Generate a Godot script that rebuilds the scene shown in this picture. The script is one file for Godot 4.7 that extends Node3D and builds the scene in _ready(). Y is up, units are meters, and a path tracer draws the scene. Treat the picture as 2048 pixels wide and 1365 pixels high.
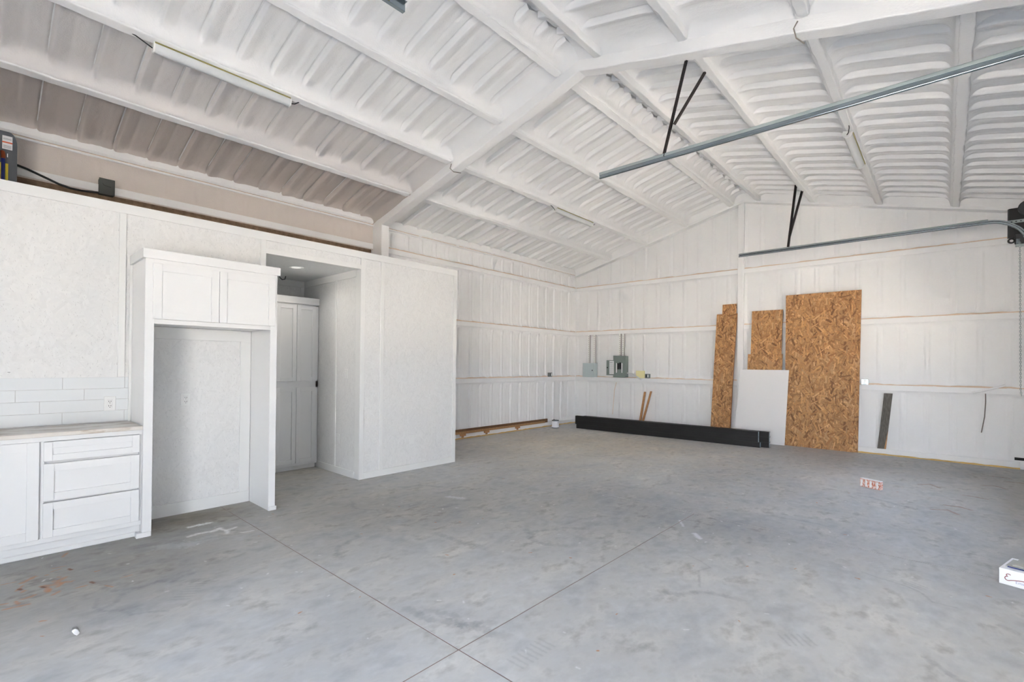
extends Node3D
# A metal workshop lined with sprayed white foam: kitchen partition on the left, gable wall at the back,
# open roll-up door behind the camera. X runs along the gable wall, -Z runs away along the ridge, Y is up.

const RIDGE := -2.95          # x of the ridge
const SLOPE := 0.254          # roof pitch
const YB := 4.722             # underside of the purlins at the ridge
const FOAM_UP := 0.13         # foam surface above the purlin undersides
const LEFT := -6.95           # face of the girts on the left wall
const BACK := -10.13          # face of the girts on the gable wall
const RIGHT := 0.87           # inner face of the right wall
const FRONT := 2.2            # inner face of the front wall
const DOOR_L := -1.5         # the open front door
const DOOR_R := 0.72
const DOOR_H := 2.45
const BEAM_Z := -4.31         # near face of the steel frame
const BEAM_FAR := -4.45
const PX := -5.40             # face of the trim on the partition
const TOP := 2.842            # top of the partition

var M := {}
var rng := RandomNumberGenerator.new()
var noise := FastNoiseLite.new()
var used := {}


func _ready() -> void:
	rng.seed = 7
	set_camera()
	set_light()
	noise.seed = 11
	noise.frequency = 1.0
	noise.fractal_octaves = 2
	make_materials()
	build_floor()
	build_outside()
	build_ceiling()
	build_frame()
	build_left_wall()
	build_back_wall()
	build_right_wall()
	build_front_wall()
	build_partition()
	build_kitchen()
	build_pantry()
	build_wall_fittings()
	build_door_tracks()
	build_lights()
	build_leaning_boards()
	build_floor_things()
	build_electrics()
	build_heater()


func set_camera() -> void:
	var yaw := deg_to_rad(41.9694)
	var pitch := deg_to_rad(0.3225)
	var roll := deg_to_rad(0.5426)
	var fw := Vector3(-sin(yaw) * cos(pitch), sin(pitch), -cos(yaw) * cos(pitch))
	var rt := Vector3(cos(yaw), 0, -sin(yaw))
	var up := rt.cross(fw)
	var r2 := rt * cos(roll) + up * sin(roll)
	var u2 := up * cos(roll) - rt * sin(roll)
	var cam := Camera3D.new()
	cam.name = "camera"
	var f := 963.56
	var near := 0.05
	cam.projection = Camera3D.PROJECTION_FRUSTUM
	cam.keep_aspect = Camera3D.KEEP_HEIGHT
	cam.size = 1365.0 / f * near
	cam.frustum_offset = Vector2(0, 41.2 / f * near)
	cam.near = near
	cam.far = 200.0
	cam.transform = Transform3D(Basis(r2, u2, -fw), Vector3(0, 1.454, 0))
	add_child(cam, true)
	cam.current = true


func set_light() -> void:
	var env := Environment.new()
	var sky := Sky.new()
	var sm := ProceduralSkyMaterial.new()
	sm.sky_top_color = Color(0.75, 0.815, 0.92)
	sm.sky_horizon_color = Color(0.96, 0.97, 0.99)
	sm.sky_curve = 0.25
	sm.ground_bottom_color = Color(0.55, 0.52, 0.47)
	sm.ground_horizon_color = Color(0.72, 0.70, 0.66)
	sm.sky_energy_multiplier = 1.0
	sm.ground_energy_multiplier = 1.0
	sky.sky_material = sm
	env.sky = sky
	env.background_mode = Environment.BG_SKY
	env.background_energy_multiplier = 4.0
	env.tonemap_mode = Environment.TONE_MAPPER_LINEAR
	env.tonemap_exposure = 6.4
	env.sdfgi_enabled = true
	env.ssao_enabled = true
	env.ssil_enabled = true
	var we := WorldEnvironment.new()
	we.name = "world_environment"
	we.environment = env
	add_child(we, true)
	# high sun over the driveway in front of the open door: it lights the apron, not the room
	var sun := DirectionalLight3D.new()
	sun.name = "sun"
	sun.light_color = Color(1.0, 0.97, 0.93)
	sun.light_energy = 22.0
	sun.shadow_enabled = true
	sun.transform = Transform3D(Basis.looking_at(Vector3(0.2, -1.0, 1.0).normalized(), Vector3.RIGHT), Vector3(0, 12, 8))
	add_child(sun, true)


# ---------------------------------------------------------------- scene tree helpers
func numbered(called: String) -> String:
	var n: int = used.get(called, 0)
	used[called] = n + 1
	return called if n == 0 else "%s_%03d" % [called, n]


func tag(o: Node, label: String, category: String, group := "", kind := "") -> void:
	o.set_meta("label", label)
	o.set_meta("category", category)
	if group:
		o.set_meta("group", group)
	if kind:
		o.set_meta("kind", kind)


func thing(called: String, label: String, category: String, at := Vector3.ZERO, group := "", kind := "") -> Node3D:
	var o := Node3D.new()
	o.name = numbered(called)
	add_child(o, true)
	o.position = at
	tag(o, label, category, group, kind)
	return o


func put(called: String, mesh: Mesh, mat: Material, parent: Node, at := Vector3.ZERO) -> MeshInstance3D:
	var o := MeshInstance3D.new()
	o.mesh = mesh
	o.material_override = mat
	o.position = at
	if parent == self:
		o.name = numbered(called)
	else:
		var n := 0
		var nm := called
		while parent.has_node(nm):
			n += 1
			nm = "%s_%03d" % [called, n]
		o.name = nm
	parent.add_child(o, true)
	return o


func copy(o: Node3D, label: String) -> Node3D:
	var c: Node3D = o.duplicate()
	c.name = numbered(String(o.name).rstrip("0123456789").trim_suffix("_"))
	add_child(c, true)
	c.set_meta("label", label)
	return c


# ---------------------------------------------------------------- mesh helpers
func new_st() -> SurfaceTool:
	var st := SurfaceTool.new()
	st.begin(Mesh.PRIMITIVE_TRIANGLES)
	return st


func tri(st: SurfaceTool, a: Vector3, b: Vector3, c: Vector3, n: Vector3) -> void:
	if (b - a).cross(c - a).dot(n) > 0.0:
		var t := b
		b = c
		c = t
	for p: Vector3 in [a, b, c]:
		st.set_normal(n)
		st.set_uv(Vector2(p.x, p.y))
		st.add_vertex(p)


func quad(st: SurfaceTool, a: Vector3, b: Vector3, c: Vector3, d: Vector3, n: Vector3) -> void:
	tri(st, a, b, c, n)
	tri(st, a, c, d, n)


# a box from lo to hi whose edges are cut back by c, placed by xf
func add_box(st: SurfaceTool, lo: Vector3, hi: Vector3, c := 0.002, xf := Transform3D()) -> void:
	var l := Vector3(minf(lo.x, hi.x), minf(lo.y, hi.y), minf(lo.z, hi.z))
	var h := Vector3(maxf(lo.x, hi.x), maxf(lo.y, hi.y), maxf(lo.z, hi.z))
	var s := h - l
	c = minf(c, minf(s.x, minf(s.y, s.z)) * 0.45)
	var m := (l + h) * 0.5
	var e := s * 0.5
	var ax := [Vector3(1, 0, 0), Vector3(0, 1, 0), Vector3(0, 0, 1)]
	for i in 3:
		var j := (i + 1) % 3
		var k := (i + 2) % 3
		for g: float in [-1.0, 1.0]:
			var n: Vector3 = ax[i] * g
			var o: Vector3 = m + n * e[i]
			var u: Vector3 = ax[j] * (e[j] - c)
			var v: Vector3 = ax[k] * (e[k] - c)
			_q(st, xf, o - u - v, o + u - v, o + u + v, o - u + v, n)
			if c > 0.0:
				for g2: float in [-1.0, 1.0]:
					var n2: Vector3 = ax[j] * g2
					var w: Vector3 = ax[k] * (e[k] - c)
					var p: Vector3 = m + n * e[i] + n2 * (e[j] - c)
					var q: Vector3 = m + n * (e[i] - c) + n2 * e[j]
					_q(st, xf, p - w, p + w, q + w, q - w, (n + n2).normalized())
	if c > 0.0:
		for gx: float in [-1.0, 1.0]:
			for gy: float in [-1.0, 1.0]:
				for gz: float in [-1.0, 1.0]:
					var g := Vector3(gx, gy, gz)
					var a := m + g * Vector3(e.x, e.y - c, e.z - c)
					var b := m + g * Vector3(e.x - c, e.y, e.z - c)
					var d := m + g * Vector3(e.x - c, e.y - c, e.z)
					tri(st, xf * a, xf * b, xf * d, (xf.basis * g).normalized())


func _q(st: SurfaceTool, xf: Transform3D, a: Vector3, b: Vector3, c: Vector3, d: Vector3, n: Vector3) -> void:
	quad(st, xf * a, xf * b, xf * c, xf * d, (xf.basis * n).normalized())


func box(lo: Vector3, hi: Vector3, c := 0.002) -> ArrayMesh:
	var st := new_st()
	add_box(st, lo, hi, c)
	return st.commit()


# a smooth surface on a grid of points, rows of `wide` points
func grid_mesh(pts: PackedVector3Array, wide: int, inward: Vector3) -> ArrayMesh:
	var high := pts.size() / wide
	var nor := PackedVector3Array()
	nor.resize(pts.size())
	var flip := false
	for r in high:
		for c in wide:
			var i := r * wide + c
			var du := pts[r * wide + mini(c + 1, wide - 1)] - pts[r * wide + maxi(c - 1, 0)]
			var dv := pts[mini(r + 1, high - 1) * wide + c] - pts[maxi(r - 1, 0) * wide + c]
			var n := du.cross(dv)
			if n.length_squared() < 1e-14:
				n = inward
			n = n.normalized()
			if n.dot(inward) < 0.0:
				n = -n
			nor[i] = n
	var mid := (high / 2) * wide + wide / 2
	var g := (pts[mid + 1] - pts[mid]).cross(pts[mid + wide] - pts[mid])
	flip = g.dot(inward) > 0.0
	var idx := PackedInt32Array()
	idx.resize((high - 1) * (wide - 1) * 6)
	var w := 0
	for r in high - 1:
		for c in wide - 1:
			var a := r * wide + c
			var b := a + 1
			var d := a + wide
			var e := d + 1
			if flip:
				idx[w] = a; idx[w + 1] = d; idx[w + 2] = b
				idx[w + 3] = b; idx[w + 4] = d; idx[w + 5] = e
			else:
				idx[w] = a; idx[w + 1] = b; idx[w + 2] = d
				idx[w + 3] = b; idx[w + 4] = e; idx[w + 5] = d
			w += 6
	var arr := []
	arr.resize(Mesh.ARRAY_MAX)
	arr[Mesh.ARRAY_VERTEX] = pts
	arr[Mesh.ARRAY_NORMAL] = nor
	arr[Mesh.ARRAY_INDEX] = idx
	var am := ArrayMesh.new()
	am.add_surface_from_arrays(Mesh.PRIMITIVE_TRIANGLES, arr)
	return am


# a tube through points
func add_tube(st: SurfaceTool, pts: Array, r: float, seg := 10, caps := true) -> void:
	var rings := []
	var nrm := Vector3.ZERO
	for i in pts.size():
		var t: Vector3 = (pts[mini(i + 1, pts.size() - 1)] - pts[maxi(i - 1, 0)]).normalized()
		if nrm == Vector3.ZERO:
			nrm = t.cross(Vector3.UP if absf(t.y) < 0.9 else Vector3.RIGHT).normalized()
		else:
			nrm = (nrm - t * nrm.dot(t)).normalized()
		var bi := t.cross(nrm)
		var ring := []
		for k in seg:
			var a := TAU * k / seg
			ring.append([pts[i] + (nrm * cos(a) + bi * sin(a)) * r, nrm * cos(a) + bi * sin(a)])
		rings.append(ring)
	for i in pts.size() - 1:
		for k in seg:
			var a = rings[i][k]
			var b = rings[i][(k + 1) % seg]
			var c = rings[i + 1][(k + 1) % seg]
			var d = rings[i + 1][k]
			_smooth(st, [a, b, c])
			_smooth(st, [a, c, d])
	if caps:
		for e: int in [0, pts.size() - 1]:
			var o: int = 1 if e == 0 else e - 1
			var n: Vector3 = (pts[e] - pts[o]).normalized()
			for k in seg:
				tri(st, pts[e], rings[e][k][0], rings[e][(k + 1) % seg][0], n)


func _smooth(st: SurfaceTool, v: Array) -> void:
	var n: Vector3 = v[0][1] + v[1][1] + v[2][1]
	var p: Array = v
	if (v[1][0] - v[0][0]).cross(v[2][0] - v[0][0]).dot(n) > 0.0:
		p = [v[0], v[2], v[1]]
	for e in p:
		st.set_normal(e[1])
		st.set_uv(Vector2(e[0].x, e[0].y))
		st.add_vertex(e[0])


func tube(pts: Array, r: float, seg := 10) -> ArrayMesh:
	var st := new_st()
	add_tube(st, pts, r, seg)
	return st.commit()


# a turned shape: profile of (radius, height), round the y axis
func add_lathe(st: SurfaceTool, prof: Array, seg := 28, xf := Transform3D()) -> void:
	for i in prof.size() - 1:
		var p: Vector2 = prof[i]
		var q: Vector2 = prof[i + 1]
		var t := (q - p).normalized()
		var nn := Vector2(t.y, -t.x)
		for k in seg:
			var a := TAU * k / seg
			var b := TAU * (k + 1) / seg
			var ca := Vector3(cos(a), 0, sin(a))
			var cb := Vector3(cos(b), 0, sin(b))
			var na := xf.basis * (ca * nn.x + Vector3.UP * nn.y)
			var nb := xf.basis * (cb * nn.x + Vector3.UP * nn.y)
			var A := [xf * (ca * p.x + Vector3.UP * p.y), na]
			var B := [xf * (cb * p.x + Vector3.UP * p.y), nb]
			var C := [xf * (cb * q.x + Vector3.UP * q.y), nb]
			var D := [xf * (ca * q.x + Vector3.UP * q.y), na]
			_smooth(st, [A, B, C])
			_smooth(st, [A, C, D])


# a profile in the plane of u and v, swept straight along `along`
func add_sweep(st: SurfaceTool, prof: Array, from: Vector3, to: Vector3, u: Vector3, v: Vector3) -> void:
	var n := prof.size()
	var mid := Vector2.ZERO
	for p: Vector2 in prof:
		mid += p / n
	var poly := PackedVector2Array(prof)
	var cw := Geometry2D.is_polygon_clockwise(poly)
	for i in n:
		var p: Vector2 = prof[i]
		var q: Vector2 = prof[(i + 1) % n]
		var t := (q - p).normalized()
		var nn := Vector2(t.y, -t.x)
		if cw:
			nn = -nn
		quad(st, from + u * p.x + v * p.y, from + u * q.x + v * q.y, to + u * q.x + v * q.y, to + u * p.x + v * p.y, u * nn.x + v * nn.y)
	var ids := Geometry2D.triangulate_polygon(poly)
	for e: Array in [[from, from - to], [to, to - from]]:
		var o: Vector3 = e[0]
		for i in range(0, ids.size(), 3):
			var a := poly[ids[i]]
			var b := poly[ids[i + 1]]
			var c := poly[ids[i + 2]]
			tri(st, o + u * a.x + v * a.y, o + u * b.x + v * b.y, o + u * c.x + v * c.y, (e[1] as Vector3).normalized())


# a sheet standing on its lower edge: corners bl, br, tr, tl of its front, and the direction of its thickness
func add_slab(st: SurfaceTool, f: Array, back: Vector3) -> void:
	var mid: Vector3 = (f[0] + f[1] + f[2] + f[3]) * 0.25 + back * 0.5
	var n: Vector3 = -back.normalized()
	quad(st, f[0], f[1], f[2], f[3], n)
	quad(st, f[0] + back, f[1] + back, f[2] + back, f[3] + back, -n)
	for i in 4:
		var a: Vector3 = f[i]
		var b: Vector3 = f[(i + 1) % 4]
		var sn := (b - a).cross(back).normalized()
		if sn.dot((a + b + back) * 0.5 - mid) < 0.0:
			sn = -sn
		quad(st, a, b, b + back, a + back, sn)


func smooth01(a: float, b: float, x: float) -> float:
	var t := clampf((x - a) / (b - a), 0.0, 1.0)
	return t * t * (3.0 - 2.0 * t)


# ---------------------------------------------------------------- materials
func mat(called: String, color: Color, rough := 0.6, metal := 0.0) -> StandardMaterial3D:
	var m := StandardMaterial3D.new()
	m.resource_name = called
	m.albedo_color = color
	m.roughness = rough
	m.metallic = metal
	M[called] = m
	return m


func noise_tex(freq: float, oct: int, seed_: int, normal := false, bump := 1.0, ramp: Gradient = null, size := 512) -> NoiseTexture2D:
	var n := FastNoiseLite.new()
	n.seed = seed_
	n.frequency = freq
	n.fractal_octaves = oct
	var t := NoiseTexture2D.new()
	t.width = size
	t.height = size
	t.seamless = true
	t.as_normal_map = normal
	t.bump_strength = bump
	if ramp:
		t.color_ramp = ramp
	t.noise = n
	return t


func ramp(a: Color, b: Color) -> Gradient:
	var g := Gradient.new()
	g.set_color(0, a)
	g.set_color(1, b)
	return g


func rough_up(m: StandardMaterial3D, tex: Texture2D, scale: float, amount: float, world := true) -> void:
	m.uv1_triplanar = true
	m.uv1_world_triplanar = world
	m.uv1_scale = Vector3.ONE * scale
	m.normal_enabled = true
	m.normal_texture = tex
	m.normal_scale = amount


# flakes of wood pressed into a board; cols are the flake colours
func strand_image(size: int, count: int, cols: Array, grain: float, vary: float, seed_: int) -> Image:
	var r := RandomNumberGenerator.new()
	r.seed = seed_
	var d := PackedByteArray()
	d.resize(size * size * 3)
	var base: Color = cols[0]
	for i in size * size:
		d[i * 3] = int(base.r * 255)
		d[i * 3 + 1] = int(base.g * 255)
		d[i * 3 + 2] = int(base.b * 255)
	for s in count:
		var cx := r.randf() * size
		var cy := r.randf() * size
		var a := r.randfn(PI / 2, 0.75)
		var ln := int(r.randf_range(34, 135) * size / 1024.0)
		var wd := int(r.randf_range(6, 23) * size / 1024.0) + 2
		var c: Color = cols[r.randi() % cols.size()]
		var f := 1.0 + r.randf_range(-vary, vary)
		c = Color(c.r * f, c.g * f, c.b * f)
		var dx := cos(a)
		var dy := sin(a)
		for w in wd:
			var gg := 1.0 + r.randf_range(-grain, grain)
			if w == 0:
				gg *= 1.0 - grain * 1.6
			var cr := clampi(int(c.r * gg * 255), 0, 255)
			var cg := clampi(int(c.g * gg * 255), 0, 255)
			var cb := clampi(int(c.b * gg * 255), 0, 255)
			var off := w - wd * 0.5
			var st := int(r.randf() * 6)
			for l in range(st, ln - int(r.randf() * 6)):
				var x := posmod(int(cx + dx * l - dy * off), size)
				var y := posmod(int(cy + dy * l + dx * off), size)
				var i := (y * size + x) * 3
				d[i] = cr
				d[i + 1] = cg
				d[i + 2] = cb
	return Image.create_from_data(size, size, false, Image.FORMAT_RGB8, d)


func make_materials() -> void:
	var peel := noise_tex(0.05, 3, 3, true, 3.0)
	var fine := noise_tex(0.12, 3, 5, true, 2.0)
	# sprayed foam, painted white; on the left wall above the kitchen hardly painted at all
	var foam := mat("white_foam", Color(0.94, 0.939, 0.935), 0.85)
	rough_up(foam, peel, 2.2, 0.55)
	var foam_smooth := mat("white_foam_smooth", Color(0.945, 0.944, 0.94), 0.8)
	rough_up(foam_smooth, peel, 1.6, 0.25)
	var thin := mat("dim_foam", Color(0.88, 0.865, 0.855), 0.85)  # weaker light of the second-lowest bay put into the foam colour
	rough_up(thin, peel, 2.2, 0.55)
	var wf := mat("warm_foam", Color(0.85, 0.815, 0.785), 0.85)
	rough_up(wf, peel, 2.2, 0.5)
	var tint := mat("dim_tan_foam", Color(0.78, 0.745, 0.72), 0.85)  # lowest bay: brownish foam, darkened in colour for the light falling off
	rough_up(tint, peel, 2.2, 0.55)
	var tan := mat("bare_foam", Color(0.62, 0.53, 0.44), 0.9)
	rough_up(tan, peel, 2.5, 0.8)
	tan.albedo_texture = noise_tex(0.01, 4, 9, false, 1.0, ramp(Color(0.75, 0.73, 0.7), Color(1, 1, 1)))
	var bead := mat("foam_bead", Color(0.89, 0.8, 0.71), 0.9)
	rough_up(bead, peel, 6.0, 0.8)
	var yel := mat("yellow_foam", Color(0.86, 0.72, 0.45), 0.9)
	rough_up(yel, peel, 6.0, 0.8)
	# painted joinery
	var trim := mat("white_trim", Color(0.86, 0.86, 0.85), 0.42)
	rough_up(trim, fine, 1.5, 0.06)
	mat("cabinet_white", Color(0.86, 0.86, 0.855), 0.35)
	# white painted strand board
	var po := mat("painted_board", Color(0.86, 0.858, 0.85), 0.55)
	var pim := strand_image(1024, 2300, [Color(0.985, 0.985, 0.985), Color(0.99, 0.99, 0.99), Color(1, 1, 1), Color(0.98, 0.98, 0.98), Color(0.99, 0.99, 0.99), Color(0.97, 0.97, 0.97)], 0.006, 0.006, 5)
	fleck(pim, 1000, 41)
	po.albedo_texture = ImageTexture.create_from_image(pim)
	po.uv1_triplanar = true
	po.uv1_world_triplanar = true
	po.uv1_scale = Vector3.ONE * 0.85
	po.normal_enabled = true
	po.normal_texture = noise_tex(0.03, 3, 51, true, 2.0)
	po.normal_scale = 0.1
	# bare strand board
	var os := mat("strand_board", Color(1, 1, 1), 0.7)
	os.albedo_texture = ImageTexture.create_from_image(strand_image(1024, 3400, [Color(0.68, 0.5, 0.32), Color(0.74, 0.56, 0.36), Color(0.7, 0.52, 0.33), Color(0.8, 0.63, 0.45), Color(0.63, 0.44, 0.27), Color(0.72, 0.54, 0.36), Color(0.7, 0.52, 0.34), Color(0.77, 0.59, 0.4), Color(0.52, 0.36, 0.23), Color(0.73, 0.55, 0.36)], 0.1, 0.12, 21))
	os.uv1_triplanar = true
	os.uv1_scale = Vector3.ONE * 0.72
	os.heightmap_enabled = true
	os.heightmap_texture = os.albedo_texture
	os.heightmap_scale = 0.03
	var oe := mat("strand_edge", Color(0.66, 0.44, 0.27), 0.85)
	rough_up(oe, fine, 8.0, 0.8)
	# lumber
	var lum := mat("lumber", Color(0.74, 0.57, 0.39), 0.7)
	wood(lum, 31)
	var lum2 := mat("lumber_pink", Color(0.85, 0.64, 0.44), 0.7)
	wood(lum2, 33)
	var gry := mat("weathered_plank", Color(0.47, 0.45, 0.42), 0.75)
	wood(gry, 35)
	var dark := mat("brown_board", Color(0.5, 0.37, 0.24), 0.8)
	wood(dark, 37)
	# metals
	mat("galvanised", Color(0.6, 0.64, 0.66), 0.22, 1.0)
	mat("galvanised_dull", Color(0.66, 0.7, 0.7), 0.5, 0.6)
	mat("bronze_channel", Color(0.085, 0.075, 0.073), 0.6)
	mat("mill_end", Color(0.62, 0.68, 0.72), 0.5, 0.6)
	mat("brown_strut", Color(0.14, 0.105, 0.09), 0.5, 0.3)
	var gl := mat("glass", Color(1, 1, 1, 0.2), 0.05)
	gl.transparency = BaseMaterial3D.TRANSPARENCY_ALPHA
	mat("black", Color(0.045, 0.045, 0.05), 0.5)
	mat("charcoal", Color(0.2, 0.2, 0.21), 0.5)
	mat("panel_green", Color(0.49, 0.535, 0.51), 0.45)
	mat("panel_grey", Color(0.77, 0.815, 0.815), 0.4)
	mat("strut_white", Color(0.93, 0.93, 0.91), 0.5)
	mat("box_grey", Color(0.45, 0.48, 0.47), 0.45, 0.4)
	mat("heater_grey", Color(0.33, 0.345, 0.36), 0.45)
	mat("olive_box", Color(0.27, 0.285, 0.27), 0.6)
	mat("cable_grey", Color(0.16, 0.165, 0.165), 0.6)
	mat("white_plastic", Color(0.93, 0.93, 0.92), 0.35)
	mat("slot_dark", Color(0.12, 0.12, 0.12), 0.6)
	mat("paper", Color(0.9, 0.9, 0.9), 0.7)
	mat("conduit", Color(0.4, 0.35, 0.32), 0.6)
	mat("wire", Color(0.55, 0.52, 0.48), 0.6)
	mat("orange_print", Color(0.88, 0.38, 0.2), 0.6)
	mat("grey_print", Color(0.55, 0.55, 0.57), 0.6)
	mat("red_print", Color(0.55, 0.28, 0.26), 0.6)
	mat("violet_print", Color(0.62, 0.62, 0.74), 0.6)
	mat("blue_pipe", Color(0.1, 0.16, 0.42), 0.4)
	mat("copper", Color(0.6, 0.33, 0.2), 0.4, 0.8)
	mat("yellow_label", Color(0.85, 0.76, 0.2), 0.5)
	mat("yellow_pad", Color(0.92, 0.89, 0.68), 0.8)
	mat("gasket", Color(0.62, 0.58, 0.36), 0.7)
	mat("lens", Color(0.86, 0.87, 0.87), 0.25)
	var ll := mat("lens_lit", Color(0.9, 0.9, 0.88), 0.4)
	ll.emission_enabled = true
	ll.emission = Color(1.0, 0.99, 0.96)
	ll.emission_energy_multiplier = 0.12
	mat("scrap_white", Color(0.82, 0.81, 0.8), 0.8)
	mat("carton", Color(0.95, 0.95, 0.96), 0.55)
	mat("drywall", Color(0.91, 0.9, 0.89), 0.8)
	mat("grey_tile", Color(0.68, 0.68, 0.65), 0.55)
	mat("alcove_ceiling", Color(0.88, 0.885, 0.88), 0.8)
	rough_up(M.alcove_ceiling, noise_tex(0.02, 3, 19, true, 4.0), 1.2, 1.0)
	var tile: StandardMaterial3D = mat("tile_white", Color(0.845, 0.855, 0.855), 0.12)
	tile.resource_name = "tile_white"
	mat("grout", Color(0.76, 0.755, 0.74), 0.9)
	# marble-like worktop with a film of dust
	var top := mat("worktop", Color(1, 1, 1), 0.3)
	var g := Gradient.new()
	g.set_color(0, Color(0.6, 0.51, 0.44))
	g.set_color(1, Color(0.84, 0.82, 0.79))
	g.add_point(0.36, Color(0.74, 0.7, 0.65))
	g.add_point(0.48, Color(0.81, 0.785, 0.75))
	var tn := FastNoiseLite.new()
	tn.seed = 8
	tn.frequency = 0.006
	tn.fractal_octaves = 4
	tn.domain_warp_enabled = true
	tn.domain_warp_amplitude = 40.0
	var tt := NoiseTexture2D.new()
	tt.width = 512
	tt.height = 512
	tt.seamless = true
	tt.color_ramp = g
	tt.noise = tn
	top.albedo_texture = tt
	top.uv1_triplanar = true
	top.uv1_world_triplanar = true
	top.uv1_scale = Vector3(2.2, 2.2, 0.7)
	# brick
	var br := mat("brick_clay", Color(1, 1, 1), 0.9)
	var bg := Gradient.new()
	bg.set_color(0, Color(0.72, 0.36, 0.26))
	bg.set_color(1, Color(0.9, 0.87, 0.85))
	bg.add_point(0.42, Color(0.8, 0.5, 0.4))
	bg.add_point(0.55, Color(0.86, 0.78, 0.74))
	br.albedo_texture = noise_tex(0.02, 4, 27, false, 1.0, bg)
	br.uv1_triplanar = true
	br.uv1_scale = Vector3(7, 2.5, 7)
	var gd := mat("driveway", Color(0.61, 0.59, 0.565), 0.9)
	gd.resource_name = "driveway"


func wood(m: StandardMaterial3D, seed_: int) -> void:
	var n := noise_tex(0.02, 4, seed_, false, 1.0, ramp(Color(0.72, 0.7, 0.68), Color(1, 1, 1)))
	m.albedo_texture = n
	m.uv1_triplanar = true
	m.uv1_scale = Vector3(5, 0.8, 5)


# sparse darker flecks where the paint has not filled the board
func fleck(im: Image, count: int, seed_: int) -> void:
	var r := RandomNumberGenerator.new()
	r.seed = seed_
	var s := im.get_width()
	for i in count:
		var x := r.randi() % s
		var y := r.randi() % s
		var a := r.randfn(PI / 2, 0.7)
		var v := r.randf_range(0.76, 0.92)
		for l in int(r.randf_range(4, 17)):
			for w in 1 + r.randi() % 2:
				im.set_pixel(posmod(x + int(cos(a) * l) + w, s), posmod(y + int(sin(a) * l), s), Color(v, v, v))


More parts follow.
